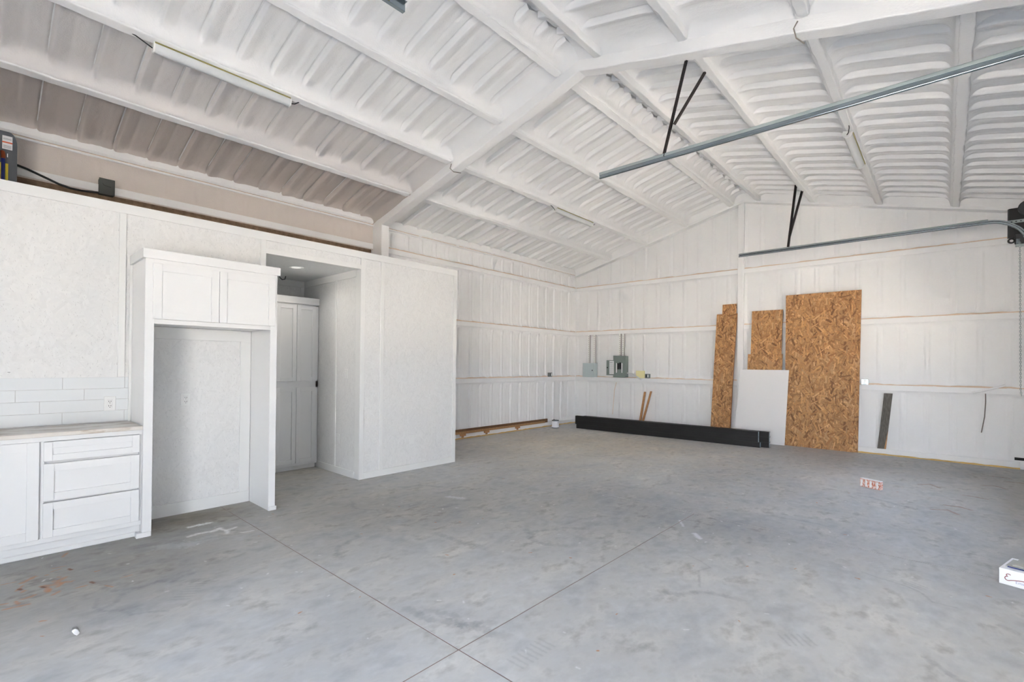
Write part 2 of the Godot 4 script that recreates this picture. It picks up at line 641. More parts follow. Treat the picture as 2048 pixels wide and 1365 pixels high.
# ---------------------------------------------------------------- floor
func floor_texture() -> ImageTexture:
	var s := 2048
	var big := FastNoiseLite.new()
	big.seed = 4
	big.frequency = 0.0022
	big.fractal_octaves = 4
	big.domain_warp_enabled = true
	big.domain_warp_amplitude = 90.0
	big.domain_warp_frequency = 0.004
	var mid := FastNoiseLite.new()
	mid.seed = 14
	mid.frequency = 0.011
	mid.fractal_octaves = 5
	mid.domain_warp_enabled = true
	mid.domain_warp_amplitude = 40.0
	mid.domain_warp_frequency = 0.01
	var sml := FastNoiseLite.new()
	sml.seed = 24
	sml.frequency = 0.03
	sml.fractal_octaves = 5
	sml.fractal_gain = 0.6
	var A := big.get_image(s, s, false, false, false).get_data()
	var B := mid.get_image(s, s, false, false, false).get_data()
	var C := sml.get_image(s, s, false, false, false).get_data()
	# darker or warmer concrete, and paler patches with sky sheen put into their tone: x, z, radius x, radius z, tone, warmth
	var spots := [[-1.4, -4.75, 1.9, 0.75, -0.085, -0.008], [-0.5, -6.1, 1.1, 1.2, -0.04, -0.004], [-3.2, -3.6, 1.0, 0.9, -0.06, 0.004], [-4.5, -2.5, 0.9, 1.0, -0.07, 0.012],
		[-5.6, -7.2, 1.7, 2.0, 0.05, 0.035], [-5.2, -1.4, 0.32, 0.5, -0.16, 0.03], [-4.5, -0.6, 0.9, 0.9, -0.14, 0.012], [-1.2, -2.6, 1.2, 1.3, 0.05, -0.004], [-2.4, -1.1, 0.9, 0.6, 0.0, -0.006],
		[-1.2, -9.2, 1.2, 0.7, -0.05, 0.0], [-3.8, -8.0, 1.6, 1.1, 0.02, 0.02], [-6.4, -2.8, 0.7, 0.9, -0.04, 0.02], [0.2, -8.0, 0.7, 1.6, -0.07, 0.004], [0.1, -3.2, 1.2, 1.3, 0.06, 0.006]]
	var q := 128
	var tone := PackedFloat32Array()
	var warm := PackedFloat32Array()
	tone.resize(q * q)
	warm.resize(q * q)
	for j in q:
		for i in q:
			var x := -7.2 + 8.2 * i / (q - 1.0)
			var z := -10.3 + 12.0 * j / (q - 1.0)
			var t := 0.0
			var w := 0.0
			for sp in spots:
				var e: float = exp(-pow((x - sp[0]) / sp[2], 2) - pow((z - sp[1]) / sp[3], 2))
				t += sp[4] * e
				w += sp[5] * e
			tone[j * q + i] = t
			warm[j * q + i] = w
	var d := PackedByteArray()
	d.resize(s * s * 3)
	var k := float(q - 1) / (s - 1)
	for j in s:
		var fj := j * k
		var j0 := mini(int(fj), q - 2)
		var tj := fj - j0
		for i in s:
			var o := j * s + i
			var fi := i * k
			var i0 := mini(int(fi), q - 2)
			var ti := fi - i0
			var p := j0 * q + i0
			var t := (tone[p] * (1 - ti) + tone[p + 1] * ti) * (1 - tj) + (tone[p + q] * (1 - ti) + tone[p + q + 1] * ti) * tj
			var w := (warm[p] * (1 - ti) + warm[p + 1] * ti) * (1 - tj) + (warm[p + q] * (1 - ti) + warm[p + q + 1] * ti) * tj
			var b := B[o] / 255.0 - 0.5
			var c := C[o] / 255.0
			var v := 0.735 + t + (A[o] / 255.0 - 0.5) * 0.13 + b * 0.15 + (c - 0.5) * 0.13 - maxf(0.0, c - 0.44) * clampf(b * 4.0 + 0.35, 0.0, 1.0) * 0.5
			w += b * 0.03
			d[o * 3] = clampi(int((v + w) * 255), 0, 255)
			d[o * 3 + 1] = clampi(int((v + w * 0.2) * 255), 0, 255)
			d[o * 3 + 2] = clampi(int((v - w - 0.006) * 255), 0, 255)
	var im := Image.create_from_data(s, s, false, Image.FORMAT_RGB8, d)
	var r := RandomNumberGenerator.new()
	r.seed = 77
	# chalky smears, paint specks, rust flecks, tyre marks
	smear(im, [[-4.92, -1.27], [-4.92, -1.34], [-4.92, -1.42]], 0.035, Color(0.9, 0.9, 0.89), 0.95)
	smear(im, [[-4.66, -1.20], [-4.68, -1.28], [-4.66, -1.37], [-4.70, -1.44]], 0.03, Color(0.9, 0.9, 0.89), 0.8)
	smear(im, [[-4.70, -1.43], [-4.58, -1.46], [-4.52, -1.44]], 0.022, Color(0.9, 0.9, 0.89), 0.85)
	smear(im, [[-4.60, -1.47], [-4.63, -1.54]], 0.02, Color(0.9, 0.9, 0.89), 0.8)
	smear(im, [[-4.45, -1.53], [-4.43, -1.61]], 0.018, Color(0.88, 0.88, 0.88), 0.7)
	smear(im, [[-4.55, -1.0], [-4.45, -1.15], [-4.5, -1.3]], 0.09, Color(0.72, 0.74, 0.75), 0.4)
	smear(im, [[-4.03, -3.47], [-3.88, -3.53]], 0.05, Color(0.8, 0.81, 0.82), 0.7)
	smear(im, [[-1.61, -4.18], [-1.54, -4.1]], 0.03, Color(0.85, 0.86, 0.88), 0.8)
	smear(im, [[-1.86, -4.45], [-1.76, -4.3]], 0.016, Color(0.85, 0.86, 0.88), 0.6)
	for i in 260:
		var c := Color(0.88, 0.88, 0.88) if r.randf() < 0.8 else Color(0.72, 0.46, 0.3)
		var x := r.randf_range(-5.0, 0.8)
		var z := r.randf_range(-8.0, 0.5)
		smear(im, [[x, z], [x + r.randf_range(-0.02, 0.02), z + r.randf_range(-0.02, 0.02)]], r.randf_range(0.004, 0.009), c, 0.8)
	for i in 26:
		var x := r.randfn(-4.25, 0.25)
		var z := r.randfn(-0.32, 0.16)
		smear(im, [[x, z], [x + r.randfn(0.0, 0.04), z + r.randfn(0.0, 0.04)]], r.randf_range(0.006, 0.02), Color(0.74, 0.5, 0.34), 0.55)
	for p in [[-4.53, -0.45], [-4.30, -0.30], [-4.36, -0.2], [-4.16, -0.52]]:
		smear(im, [p, [p[0] + 0.03, p[1] - 0.01]], 0.012, Color(0.42, 0.24, 0.15), 0.8)
	for p in [[0.45, -9.2], [0.35, -8.4], [0.15, -7.6], [-0.1, -6.6], [0.0, -6.9], [0.6, -8.9], [-0.25, -7.9]]:
		smear(im, [p, [p[0] + 0.12, p[1] + r.randf_range(-0.1, 0.1)], [p[0] + 0.2, p[1] + 0.05]], 0.022, Color(0.5, 0.36, 0.29), 0.45)
	for t in 8:
		# short treads of lugs
		var x := r.randf_range(-4.4, 0.2)
		var z := r.randf_range(-5.5, -1.0)
		var a := r.randf() * PI
		var n := r.randi_range(3, 8)
		for m in n:
			var px := x + cos(a) * m * 0.035
			var pz := z + sin(a) * m * 0.035
			smear(im, [[px - sin(a) * 0.05, pz + cos(a) * 0.05], [px + sin(a) * 0.05, pz - cos(a) * 0.05]], 0.009, Color(0.4, 0.41, 0.43), 0.13)
	for t in 60:
		var x := r.randf_range(-5.0, 0.5)
		var z := r.randf_range(-7.0, -0.5)
		var a := r.randf() * TAU
		var pts := []
		for m in 7:
			pts.append([x + cos(a) * m * 0.09, z + sin(a) * m * 0.09])
			a += r.randf_range(-0.25, 0.25)
		smear(im, pts, r.randf_range(0.01, 0.04), Color(0.42, 0.43, 0.45) if t % 2 == 0 else Color(0.76, 0.765, 0.775), 0.13)
	return ImageTexture.create_from_image(im)


# a soft stroke on the floor through points (x, z)
func smear(im: Image, pts: Array, rad: float, c: Color, strength: float) -> void:
	var s := im.get_width()
	var kx := s / 8.2
	var kz := s / 12.0
	for e in pts.size() - 1:
		var a := Vector2(pts[e][0], pts[e][1])
		var b := Vector2(pts[e + 1][0], pts[e + 1][1])
		var x0 := int((minf(a.x, b.x) - rad + 7.2) * kx)
		var x1 := int((maxf(a.x, b.x) + rad + 7.2) * kx) + 1
		var z0 := int((minf(a.y, b.y) - rad + 10.3) * kz)
		var z1 := int((maxf(a.y, b.y) + rad + 10.3) * kz) + 1
		for j in range(maxi(z0, 0), mini(z1, s - 1) + 1):
			for i in range(maxi(x0, 0), mini(x1, s - 1) + 1):
				var p := Vector2(i / kx - 7.2, j / kz - 10.3)
				var ab := b - a
				var t := clampf((p - a).dot(ab) / maxf(ab.length_squared(), 1e-9), 0, 1)
				var dd := p.distance_to(a + ab * t) / rad
				dd += noise.get_noise_2d(p.x * 30, p.y * 30) * 0.5
				if dd < 1.0:
					im.set_pixel(i, j, im.get_pixel(i, j).lerp(c, strength * (1.0 - dd * dd)))


func build_floor() -> void:
	var cm := mat("concrete", Color(1, 1, 1), 0.5)
	cm.albedo_texture = floor_texture()
	cm.roughness_texture = noise_tex(0.01, 4, 44, false, 1.0, ramp(Color(0.45, 0.45, 0.45), Color(0.75, 0.75, 0.75)))
	cm.roughness = 1.0
	cm.normal_enabled = true
	cm.normal_texture = noise_tex(0.03, 4, 45, true, 2.0)
	cm.normal_scale = 0.08
	cm.metallic_specular = 0.45
	var fl := thing("floor", "grey power-trowelled concrete floor with sawn joints and dusty smears", "floor", Vector3.ZERO, "", "structure")
	put("base_slab", box(Vector3(-7.3, -0.3, -10.4), Vector3(1.0, -0.0025, FRONT + 0.05), 0.0), mat("joint_base", Color(0.53, 0.46, 0.44), 0.9), fl)
	var xs := [-7.25, -1.835, 0.95]
	var zs := [-10.35, -4.745, -1.655, FRONT + 0.05]
	var g := 0.0042
	for i in 2:
		for j in 3:
			var x0: float = xs[i] + (g if i > 0 else 0.0)
			var x1: float = xs[i + 1] - (g if i < 1 else 0.0)
			var z0: float = zs[j] + (g if j > 0 else 0.0)
			var z1: float = zs[j + 1] - (g if j < 2 else 0.0)
			if i == 0 and j == 0:
				x1 += g
			elif i == 1 and j == 0:
				x0 -= g
			var st := new_st()
			slab_top(st, x0, x1, z0, z1)
			put("concrete_slab", st.commit(), cm, fl)


func slab_top(st: SurfaceTool, x0: float, x1: float, z0: float, z1: float) -> void:
	var c := [Vector3(x0, 0, z0), Vector3(x1, 0, z0), Vector3(x1, 0, z1), Vector3(x0, 0, z1)]
	var dn := Vector3(0, -0.012, 0)
	for t in [[0, 1, 2], [0, 2, 3]]:
		for i in t:
			var p: Vector3 = c[i]
			st.set_normal(Vector3.UP)
			st.set_uv(Vector2((p.x + 7.2) / 8.2, (p.z + 10.3) / 12.0))
			st.add_vertex(p)
	for i in 4:
		var a: Vector3 = c[i]
		var b: Vector3 = c[(i + 1) % 4]
		var n := (b - a).cross(Vector3.UP).normalized()
		quad(st, a, b, b + dn, a + dn, n)


func build_outside() -> void:
	var d := thing("driveway", "pale sunlit concrete driveway outside the open roll-up door", "driveway", Vector3.ZERO, "", "structure")
	put("driveway_slab", box(Vector3(-90, -0.35, FRONT + 0.06), Vector3(90, -0.02, 150), 0.0), M.driveway, d)
	put("driveway_slab", box(Vector3(RIGHT + 0.21, -0.35, -90), Vector3(90, -0.02, FRONT + 0.06), 0.0), M.driveway, d)


# ---------------------------------------------------------------- sprayed foam surfaces
# A panel of foam sprayed between supports. O: corner; al: along the run of supports (ribs lie across it); ac: across; inw: into the room.
func foam_panel(O: Vector3, al: Vector3, ac: Vector3, inw: Vector3, len_: float, wid: float, sup: Array, rise: float, reach: float, amp: float, ends: Array, clean: float, step: float, seed_: int, lid := false, ridge := false) -> ArrayMesh:
	var r := RandomNumberGenerator.new()
	r.seed = seed_
	var p := 0.305
	var ph := r.randf() * p
	var count := int(len_ / p) + 3
	var A := []
	var B := []
	var S := []
	for i in count:
		A.append(r.randf_range(0.82, 1.15))
		B.append(r.randf_range(0.35, 0.7))
		S.append(r.randf_range(0.0, 0.28))
	var cs := PackedFloat32Array()
	var marks := [0.0]
	sup.sort()
	for s: float in sup:
		if s > 0.01 and s < wid - 0.01:
			marks.append(s)
	marks.append(wid)
	for b in marks.size() - 1:
		var a: float = marks[b]
		var z: float = marks[b + 1]
		var half := (z - a) * 0.5
		var offs := [0.0, 0.03, 0.045, 0.06, 0.075, 0.095, 0.12, 0.15, 0.19, 0.24, 0.30, 0.37, 0.45, 0.55]
		var lo := []
		for o: float in offs:
			if o < half - 0.01:
				lo.append(o)
		for o: float in lo:
			cs.append(a + o)
		cs.append(a + half)
		for i in range(lo.size() - 1, 0, -1):
			cs.append(z - lo[i])
	cs.append(wid)
	var rows := int(len_ / step) + 1
	var wide := cs.size()
	var pts := PackedVector3Array()
	pts.resize(rows * wide)
	for i in rows:
		var t := len_ * i / (rows - 1.0)
		var q := (t + ph) / p
		var k := int(q)
		var u := q - k
		var e0: float = t if ends[0] else 99.0
		var e1: float = len_ - t if ends[1] else 99.0
		var e := minf(e0, e1)
		var wz := smooth01(clean * 0.5, clean * 1.6, e)
		var lift := rise * 0.95 * exp(-e / 0.055)
		# a steep face, a rounded ridge, then a nearly flat pan up to the next crease
		var saw := smooth01(0.0, 0.075, u) * (1.0 - 0.62 * smooth01(0.1, 0.5, u) - 0.16 * u) - 0.5
		var near_crease := minf(u, 1.0 - u) * p
		saw -= 0.36 * exp(-pow(near_crease / 0.010, 2))
		if ridge:
			var w0 := (u - 0.5) * p
			saw = exp(-pow(w0 / 0.030, 4)) - 0.25 * exp(-pow((absf(w0) - 0.05) / 0.014, 2))
		var v2 := fposmod(u - float(B[k]), 1.0)
		var minor := smooth01(0.0, 0.1, v2) * (1.0 - v2) - 0.5 - 0.3 * exp(-pow(minf(v2, 1.0 - v2) * p / 0.01, 2))
		var rib: float = amp * (float(A[k]) * saw + float(S[k]) * 0.7 * minor)
		for j in wide:
			var c := cs[j]
			var m := 99.0
			for s: float in sup:
				m = minf(m, absf(c - s))
			var jit := noise.get_noise_2d(t * 3.0 + seed_, c * 2.0)
			var w := smooth01(0.05, reach * (1.0 + 0.5 * jit) + 0.05, m) * wz
			var h := rise * exp(-maxf(m - 0.035, 0.0) / 0.042)
			h = maxf(h, lift)
			h += rib * w
			h += 0.0045 * noise.get_noise_2d(t * 7.0, c * 5.0 + seed_) + 0.0014 * noise.get_noise_2d(t * 30.0, c * 22.0)
			var pt := O + al * t + ac * c + inw * h
			if lid:
				pt.y = minf(pt.y, roof_y(pt.x) + FOAM_UP)
			pts[i * wide + j] = pt
	return grid_mesh(pts, wide, inw)


func roof_y(x: float) -> float:
	return YB - SLOPE * absf(x - RIDGE)


var purlin_x := [-5.965, -5.04, -4.118, -3.195, -2.70, -1.785, -0.83, 0.11]


func build_ceiling() -> void:
	var ce := thing("ceiling", "white sprayed-foam pitched ceiling with ribbed bays between foam-coated purlins", "ceiling", Vector3.ZERO, "", "structure")
	var cosr := 1.0 / sqrt(1.0 + SLOPE * SLOPE)
	for side: float in [-1.0, 1.0]:
		var edge := LEFT - 0.06 if side < 0 else RIGHT
		var far := absf(edge - RIDGE)
		var ac := Vector3(side * cosr, -SLOPE * cosr, 0)
		var inw := Vector3(-side * SLOPE * cosr, -cosr, 0)
		var top := Vector3(RIDGE, YB + FOAM_UP, 0)
		var sup := []
		for x: float in purlin_x:
			if (x - RIDGE) * side > 0:
				sup.append(absf(x - RIDGE) / cosr)
		for bay in 2:
			var z0: float = FRONT if bay == 0 else BEAM_FAR
			var z1: float = BEAM_Z if bay == 0 else BACK - 0.03
			if side < 0.0 and bay == 0:
				# two lowest bays over the kitchen: falloff of light put into browner foam colours
				var cuts := [0.0]
				sup.sort()
				for q: float in sup:
					cuts.append(q)
				cuts.append(far / cosr)
				for q in cuts.size() - 1:
					var a0: float = cuts[q]
					var a1: float = cuts[q + 1]
					var pm: Material = [M.white_foam, M.white_foam, M.white_foam, M.dim_foam, M.dim_tan_foam][q]
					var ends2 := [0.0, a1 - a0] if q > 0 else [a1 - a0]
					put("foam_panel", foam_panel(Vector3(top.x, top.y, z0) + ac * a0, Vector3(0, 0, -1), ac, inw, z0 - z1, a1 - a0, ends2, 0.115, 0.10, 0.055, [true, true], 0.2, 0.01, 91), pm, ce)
				continue
			var ms := foam_panel(Vector3(top.x, top.y, z0), Vector3(0, 0, -1), ac, inw, z0 - z1, far / cosr, sup, 0.115, 0.10, 0.055, [true, true], 0.2, 0.01, 100 + bay * 10 + int(side))
			put("foam_panel", ms, M.white_foam, ce)
		_deck(ce, ac, inw, far / cosr)
	# purlins: a foam-coated rail in each bay
	for k in purlin_x.size():
		var x: float = purlin_x[k]
		var side := signf(x - RIDGE)
		for bay in 2:
			var z0: float = FRONT if bay == 0 else BEAM_FAR
			var z1: float = BEAM_Z - 0.004 if bay == 0 else BACK - 0.02
			put("purlin", purlin_mesh(x, side, z0, z1, k * 3 + bay), M.white_foam_smooth, ce)


# the roof skin above one slope
func _deck(ce: Node3D, ac: Vector3, inw: Vector3, run_: float) -> void:
	var st := new_st()
	var o := Vector3(RIDGE, YB + FOAM_UP + 0.03, 0)
	var a := o + Vector3(0, 0, FRONT + 0.2)
	var b := o + Vector3(0, 0, BACK - 0.35)
	var run := ac * (run_ + 0.5)
	add_slab(st, [a, b, b + run, a + run], -inw * 0.12)
	put("roof_deck", st.commit(), M.white_foam_smooth, ce)


func purlin_mesh(x: float, side: float, z0: float, z1: float, seed_: int) -> ArrayMesh:
	var prof := [Vector2(-0.08, 0.15), Vector2(-0.05, 0.08), Vector2(-0.044, 0.02), Vector2(-0.042, 0.007), Vector2(-0.037, 0.001), Vector2(-0.03, 0.0), Vector2(0.03, 0.0), Vector2(0.037, 0.001), Vector2(0.042, 0.007), Vector2(0.044, 0.02), Vector2(0.05, 0.08), Vector2(0.08, 0.15)]
	var wide := prof.size()
	var rows := int((z0 - z1) / 0.05)
	var pts := PackedVector3Array()
	var y := roof_y(x)
	for i in rows + 1:
		var z := lerpf(z0, z1, float(i) / rows)
		var a := noise.get_noise_2d(z * 2.2, seed_ * 7.0) * 0.010 + noise.get_noise_2d(z * 9.0, seed_ * 3.0) * 0.005
		var b := noise.get_noise_2d(z * 2.6, seed_ * 5.0 + 50.0) * 0.010 + noise.get_noise_2d(z * 8.0, seed_ * 9.0) * 0.005
		var f := 1.0
		if i == rows:
			f = 0.55
		for p: Vector2 in prof:
			var px := p.x * f + (a if p.x < 0 else b) * (1.0 if p.y < 0.12 else 0.3)
			pts.append(Vector3(x + px, y + p.y + (0.02 if i == rows and p.y < 0.03 else 0.0) - side * SLOPE * px, z))
	return grid_mesh(pts, wide, Vector3(0, -1, 0))


# ---------------------------------------------------------------- the steel frame across the room
func build_frame() -> void:
	var fr := thing("roof_beam", "white foam-coated steel frame beam rising across the room to the ridge", "beam", Vector3.ZERO, "", "structure")
	for side: float in [-1.0, 1.0]:
		var x1: float = LEFT + 0.02 if side < 0 else RIGHT
		var rows := 60
		var prof := []
		var pts := PackedVector3Array()
		for i in rows + 1:
			var x := lerpf(RIDGE, x1, float(i) / rows)
			var yb := 4.617 - 0.253 * absf(x - RIDGE) + 0.012 * exp(-pow((x - RIDGE) / 0.12, 2))
			var yt := roof_y(x) + FOAM_UP + 0.03
			var wob := noise.get_noise_2d(x * 2.0, 3.0) * 0.007 + noise.get_noise_2d(x * 9.0, 8.0) * 0.003
			var wz := noise.get_noise_2d(x * 3.0, 13.0) * 0.006
			yb += wob
			var zn := BEAM_Z + wz
			var zf := BEAM_FAR + wz * 0.4
			pts.append(Vector3(x, yt, zn + 0.05))
			pts.append(Vector3(x, yt - 0.05, zn))
			pts.append(Vector3(x, lerpf(yb, yt, 0.5), zn))
			pts.append(Vector3(x, yb + 0.012, zn))
			pts.append(Vector3(x, yb + 0.003, zn - 0.004))
			pts.append(Vector3(x, yb, zn - 0.012))
			pts.append(Vector3(x, yb, zf + 0.012))
			pts.append(Vector3(x, yb + 0.003, zf + 0.004))
			pts.append(Vector3(x, yb + 0.012, zf))
			pts.append(Vector3(x, yt, zf))
		put("rafter", grid_mesh_free(pts, 10, Vector3(x1 * 0.5 + RIDGE * 0.5, 4.9, (BEAM_Z + BEAM_FAR) * 0.5)), M.white_foam_smooth, fr)
	put("column", box(Vector3(-7.0, 0, BEAM_FAR), Vector3(-6.70, 3.69, BEAM_Z), 0.01), M.white_foam_smooth, fr)
	put("column", box(Vector3(0.68, 0, BEAM_FAR), Vector3(RIGHT + 0.02, 3.72, BEAM_Z), 0.01), M.white_foam_smooth, fr)


# a grid whose normals point away from a point
func grid_mesh_free(pts: PackedVector3Array, wide: int, from: Vector3) -> ArrayMesh:
	var st := new_st()
	var high := pts.size() / wide
	for r in high - 1:
		for c in wide - 1:
			var a := pts[r * wide + c]
			var b := pts[r * wide + c + 1]
			var d := pts[(r + 1) * wide + c + 1]
			var e := pts[(r + 1) * wide + c]
			var n := (b - a).cross(e - a).normalized()
			var ctr := (a + b + d + e) * 0.25
			var ax := Vector3(ctr.x, from.y, from.z)
			if n.dot(ctr - ax) < 0:
				n = -n
			quad(st, a, b, d, e, n)
	return st.commit()


# a girt: a white rail with its wavy bead of bare foam on top
func girt(parent: Node3D, a: Vector3, b: Vector3, inw: Vector3, h: float, depth: float, seed_: int, bead := true) -> void:
	var st := new_st()
	var al := (b - a).normalized()
	var prof := [Vector2(0, 0.004), Vector2(0.004, 0), Vector2(depth, 0), Vector2(depth, h), Vector2(0.004, h), Vector2(0, h - 0.004)]
	add_sweep(st, prof, a, b, -inw, Vector3.UP)
	put("girt", st.commit(), M.white_foam_smooth, parent)
	if not bead:
		return
	var n := int(a.distance_to(b) / 0.08)
	var pts := PackedVector3Array()
	for i in n + 1:
		var p := a.lerp(b, float(i) / n)
		var w := noise.get_noise_2d(i * 0.35, seed_ * 3.0)
		var hh := 0.019 + 0.014 * w + 0.006 * noise.get_noise_2d(i * 0.11, seed_)
		hh = maxf(hh, 0.004)
		var out := -inw * (0.012 + 0.006 * w)
		pts.append(p + Vector3.UP * (h - 0.002) + out)
		pts.append(p + Vector3.UP * (h + hh * 0.6) + out * 1.2)
		pts.append(p + Vector3.UP * (h + hh) + out - inw * 0.012)
		pts.append(p + Vector3.UP * (h + hh * 1.2) - inw * depth)
	put("foam_bead", grid_mesh(pts, 4, (inw + Vector3.UP).normalized()), M.foam_bead, parent)


func build_left_wall() -> void:
	var w := thing("wall_left", "white sprayed-foam side wall with vertical ribs and three long girts", "wall", Vector3.ZERO, "", "structure")
	put("wall_shell", box(Vector3(-7.35, -0.2, BACK - 0.3), Vector3(-7.09, 3.95, FRONT + 0.2), 0.0), M.white_foam_smooth, w)
	var fx := LEFT - 0.055
	# far bay, full height; near bay, what stands above the kitchen
	var girts := [1.075, 2.19, 3.295]
	var sup := []
	for g: float in girts:
		sup.append(g + 0.045)
	sup.append(0.04)
	sup.append(3.74)
	put("foam_panel", foam_panel(Vector3(fx, 0, BEAM_FAR), Vector3(0, 0, -1), Vector3.UP, Vector3.RIGHT, BEAM_FAR - BACK + 0.05, 3.8, sup, 0.05, 0.07, 0.024, [true, true], 0.04, 0.01, 210, false, true), M.white_foam, w)
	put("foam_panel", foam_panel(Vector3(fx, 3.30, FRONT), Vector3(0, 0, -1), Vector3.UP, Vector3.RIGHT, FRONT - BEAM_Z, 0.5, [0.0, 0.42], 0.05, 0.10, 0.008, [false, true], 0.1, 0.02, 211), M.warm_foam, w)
	put("bare_foam_panel", foam_panel(Vector3(fx - 0.03, 2.6, FRONT), Vector3(0, 0, -1), Vector3.UP, Vector3.RIGHT, FRONT - BEAM_Z, 0.72, [0.0, 0.72], 0.03, 0.1, 0.01, [false, true], 0.1, 0.02, 212), M.bare_foam, w)
	for g: float in girts:
		girt(w, Vector3(LEFT, g, BEAM_FAR), Vector3(LEFT, g, BACK), Vector3.RIGHT, 0.09, 0.07, int(g * 10))
	girt(w, Vector3(LEFT, 3.315, FRONT), Vector3(LEFT, 3.315, BEAM_Z + 0.11 - 0.2), Vector3.RIGHT, 0.085, 0.07, 77, false)
	# eave strut, two lips
	for z: Array in [[FRONT, BEAM_Z], [BEAM_FAR, BACK]]:
		var st := new_st()
		add_box(st, Vector3(LEFT - 0.06, 3.72, z[0]), Vector3(LEFT + 0.03, 3.86, z[1]), 0.02)
		put("eave_strut", st.commit(), M.white_foam_smooth, w)
		girt(w, Vector3(LEFT + 0.012, 3.685, z[0]), Vector3(LEFT + 0.012, 3.685, z[1]), Vector3.RIGHT, 0.022, 0.06, 70, true)
	# base angle and the yellow foam below it
	put("base_angle", box(Vector3(LEFT - 0.06, 0.018, -4.78), Vector3(LEFT, 0.105, BACK), 0.008), M.white_foam_smooth, w)
	put("base_foam", bead_strip(Vector3(LEFT + 0.004, 0, -4.78), Vector3(LEFT + 0.004, 0, BACK), Vector3.RIGHT, 31), M.yellow_foam, w)


func bead_strip(a: Vector3, b: Vector3, inw: Vector3, seed_: int) -> ArrayMesh:
	var n := int(a.distance_to(b) / 0.06)
	var pts := PackedVector3Array()
	for i in n + 1:
		var p := a.lerp(b, float(i) / n)
		var k := 1.0 + 0.6 * noise.get_noise_2d(i * 0.3, seed_)
		pts.append(p + inw * 0.014 * k)
		pts.append(p + inw * 0.010 * k + Vector3.UP * 0.012 * k)
		pts.append(p - inw * 0.03 + Vector3.UP * 0.026 * k)
	return grid_mesh(pts, 3, (inw + Vector3.UP).normalized())


func build_back_wall() -> void:
	var w := thing("wall_back", "white gable end wall of faintly ribbed foam with three girts and a centre column", "wall", Vector3.ZERO, "", "structure")
	var st := new_st()
	var out := BACK - 0.12
	var pr := [Vector2(-7.35, -0.2), Vector2(1.15, -0.2), Vector2(1.15, 3.9), Vector2(RIDGE, YB + 0.2), Vector2(-7.35, 3.8)]
	add_sweep(st, pr, Vector3(0, 0, out), Vector3(0, 0, out - 0.2), Vector3.RIGHT, Vector3.UP)
	put("wall_shell", st.commit(), M.white_foam_smooth, w)
	var girts := [1.075, 2.19, 3.295]
	var sup := [0.04]
	for g: float in girts:
		sup.append(g + 0.045)
	put("foam_panel", foam_panel(Vector3(LEFT - 0.06, 0, BACK - 0.05), Vector3.RIGHT, Vector3.UP, Vector3.BACK, RIGHT + 0.02 - LEFT + 0.06, 4.9, sup, 0.045, 0.07, 0.011, [true, false], 0.03, 0.011, 310, true, true), M.white_foam, w)
	for g: float in girts:
		girt(w, Vector3(LEFT, g, BACK), Vector3(-3.08, g, BACK), Vector3.BACK, 0.09, 0.06, int(g * 20))
		girt(w, Vector3(-2.96, g, BACK), Vector3(RIGHT, g, BACK), Vector3.BACK, 0.09, 0.06, int(g * 30))
	put("column", box(Vector3(-3.08, 0, BACK - 0.1), Vector3(-2.965, 4.72, BACK + 0.025), 0.008), M.white_foam_smooth, w)
	# rake angle up the slope
	for side: float in [-1.0, 1.0]:
		var xe: float = LEFT if side < 0 else RIGHT
		var s2 := new_st()
		var a := Vector3(RIDGE, YB + 0.02, BACK)
		var b := Vector3(xe, roof_y(xe) + 0.02, BACK)
		add_sweep(s2, [Vector2(0.05, -0.06), Vector2(-0.05, -0.045), Vector2(-0.06, 0.0), Vector2(-0.14, 0.12), Vector2(0.05, 0.12)], a, b, Vector3(0, 0, -1), Vector3.UP)
		put("rake_angle", s2.commit(), M.white_foam_smooth, w)
	put("base_angle", box(Vector3(LEFT, 0.018, BACK - 0.06), Vector3(RIGHT - 0.06, 0.105, BACK), 0.008), M.white_foam_smooth, w)
	put("base_foam", bead_strip(Vector3(LEFT, 0, BACK + 0.004), Vector3(RIGHT - 0.06, 0, BACK + 0.004), Vector3.BACK, 33), M.yellow_foam, w)
	# a wire sprayed over with foam, and two grooves left by others
	put("foamed_pipe", tube([Vector3(0.3, 1.085, BACK + 0.015), Vector3(0.44, 1.13, BACK + 0.03), Vector3(0.66, 1.215, BACK + 0.035)], 0.016, 8), M.white_foam_smooth, w)
	put("foam_crack", tube([Vector3(-5.80, 1.05, BACK - 0.03), Vector3(-5.86, 0.86, BACK - 0.045), Vector3(-5.88, 0.62, BACK - 0.05), Vector3(-5.91, 0.28, BACK - 0.05)], 0.006, 6), M.foam_bead, w)


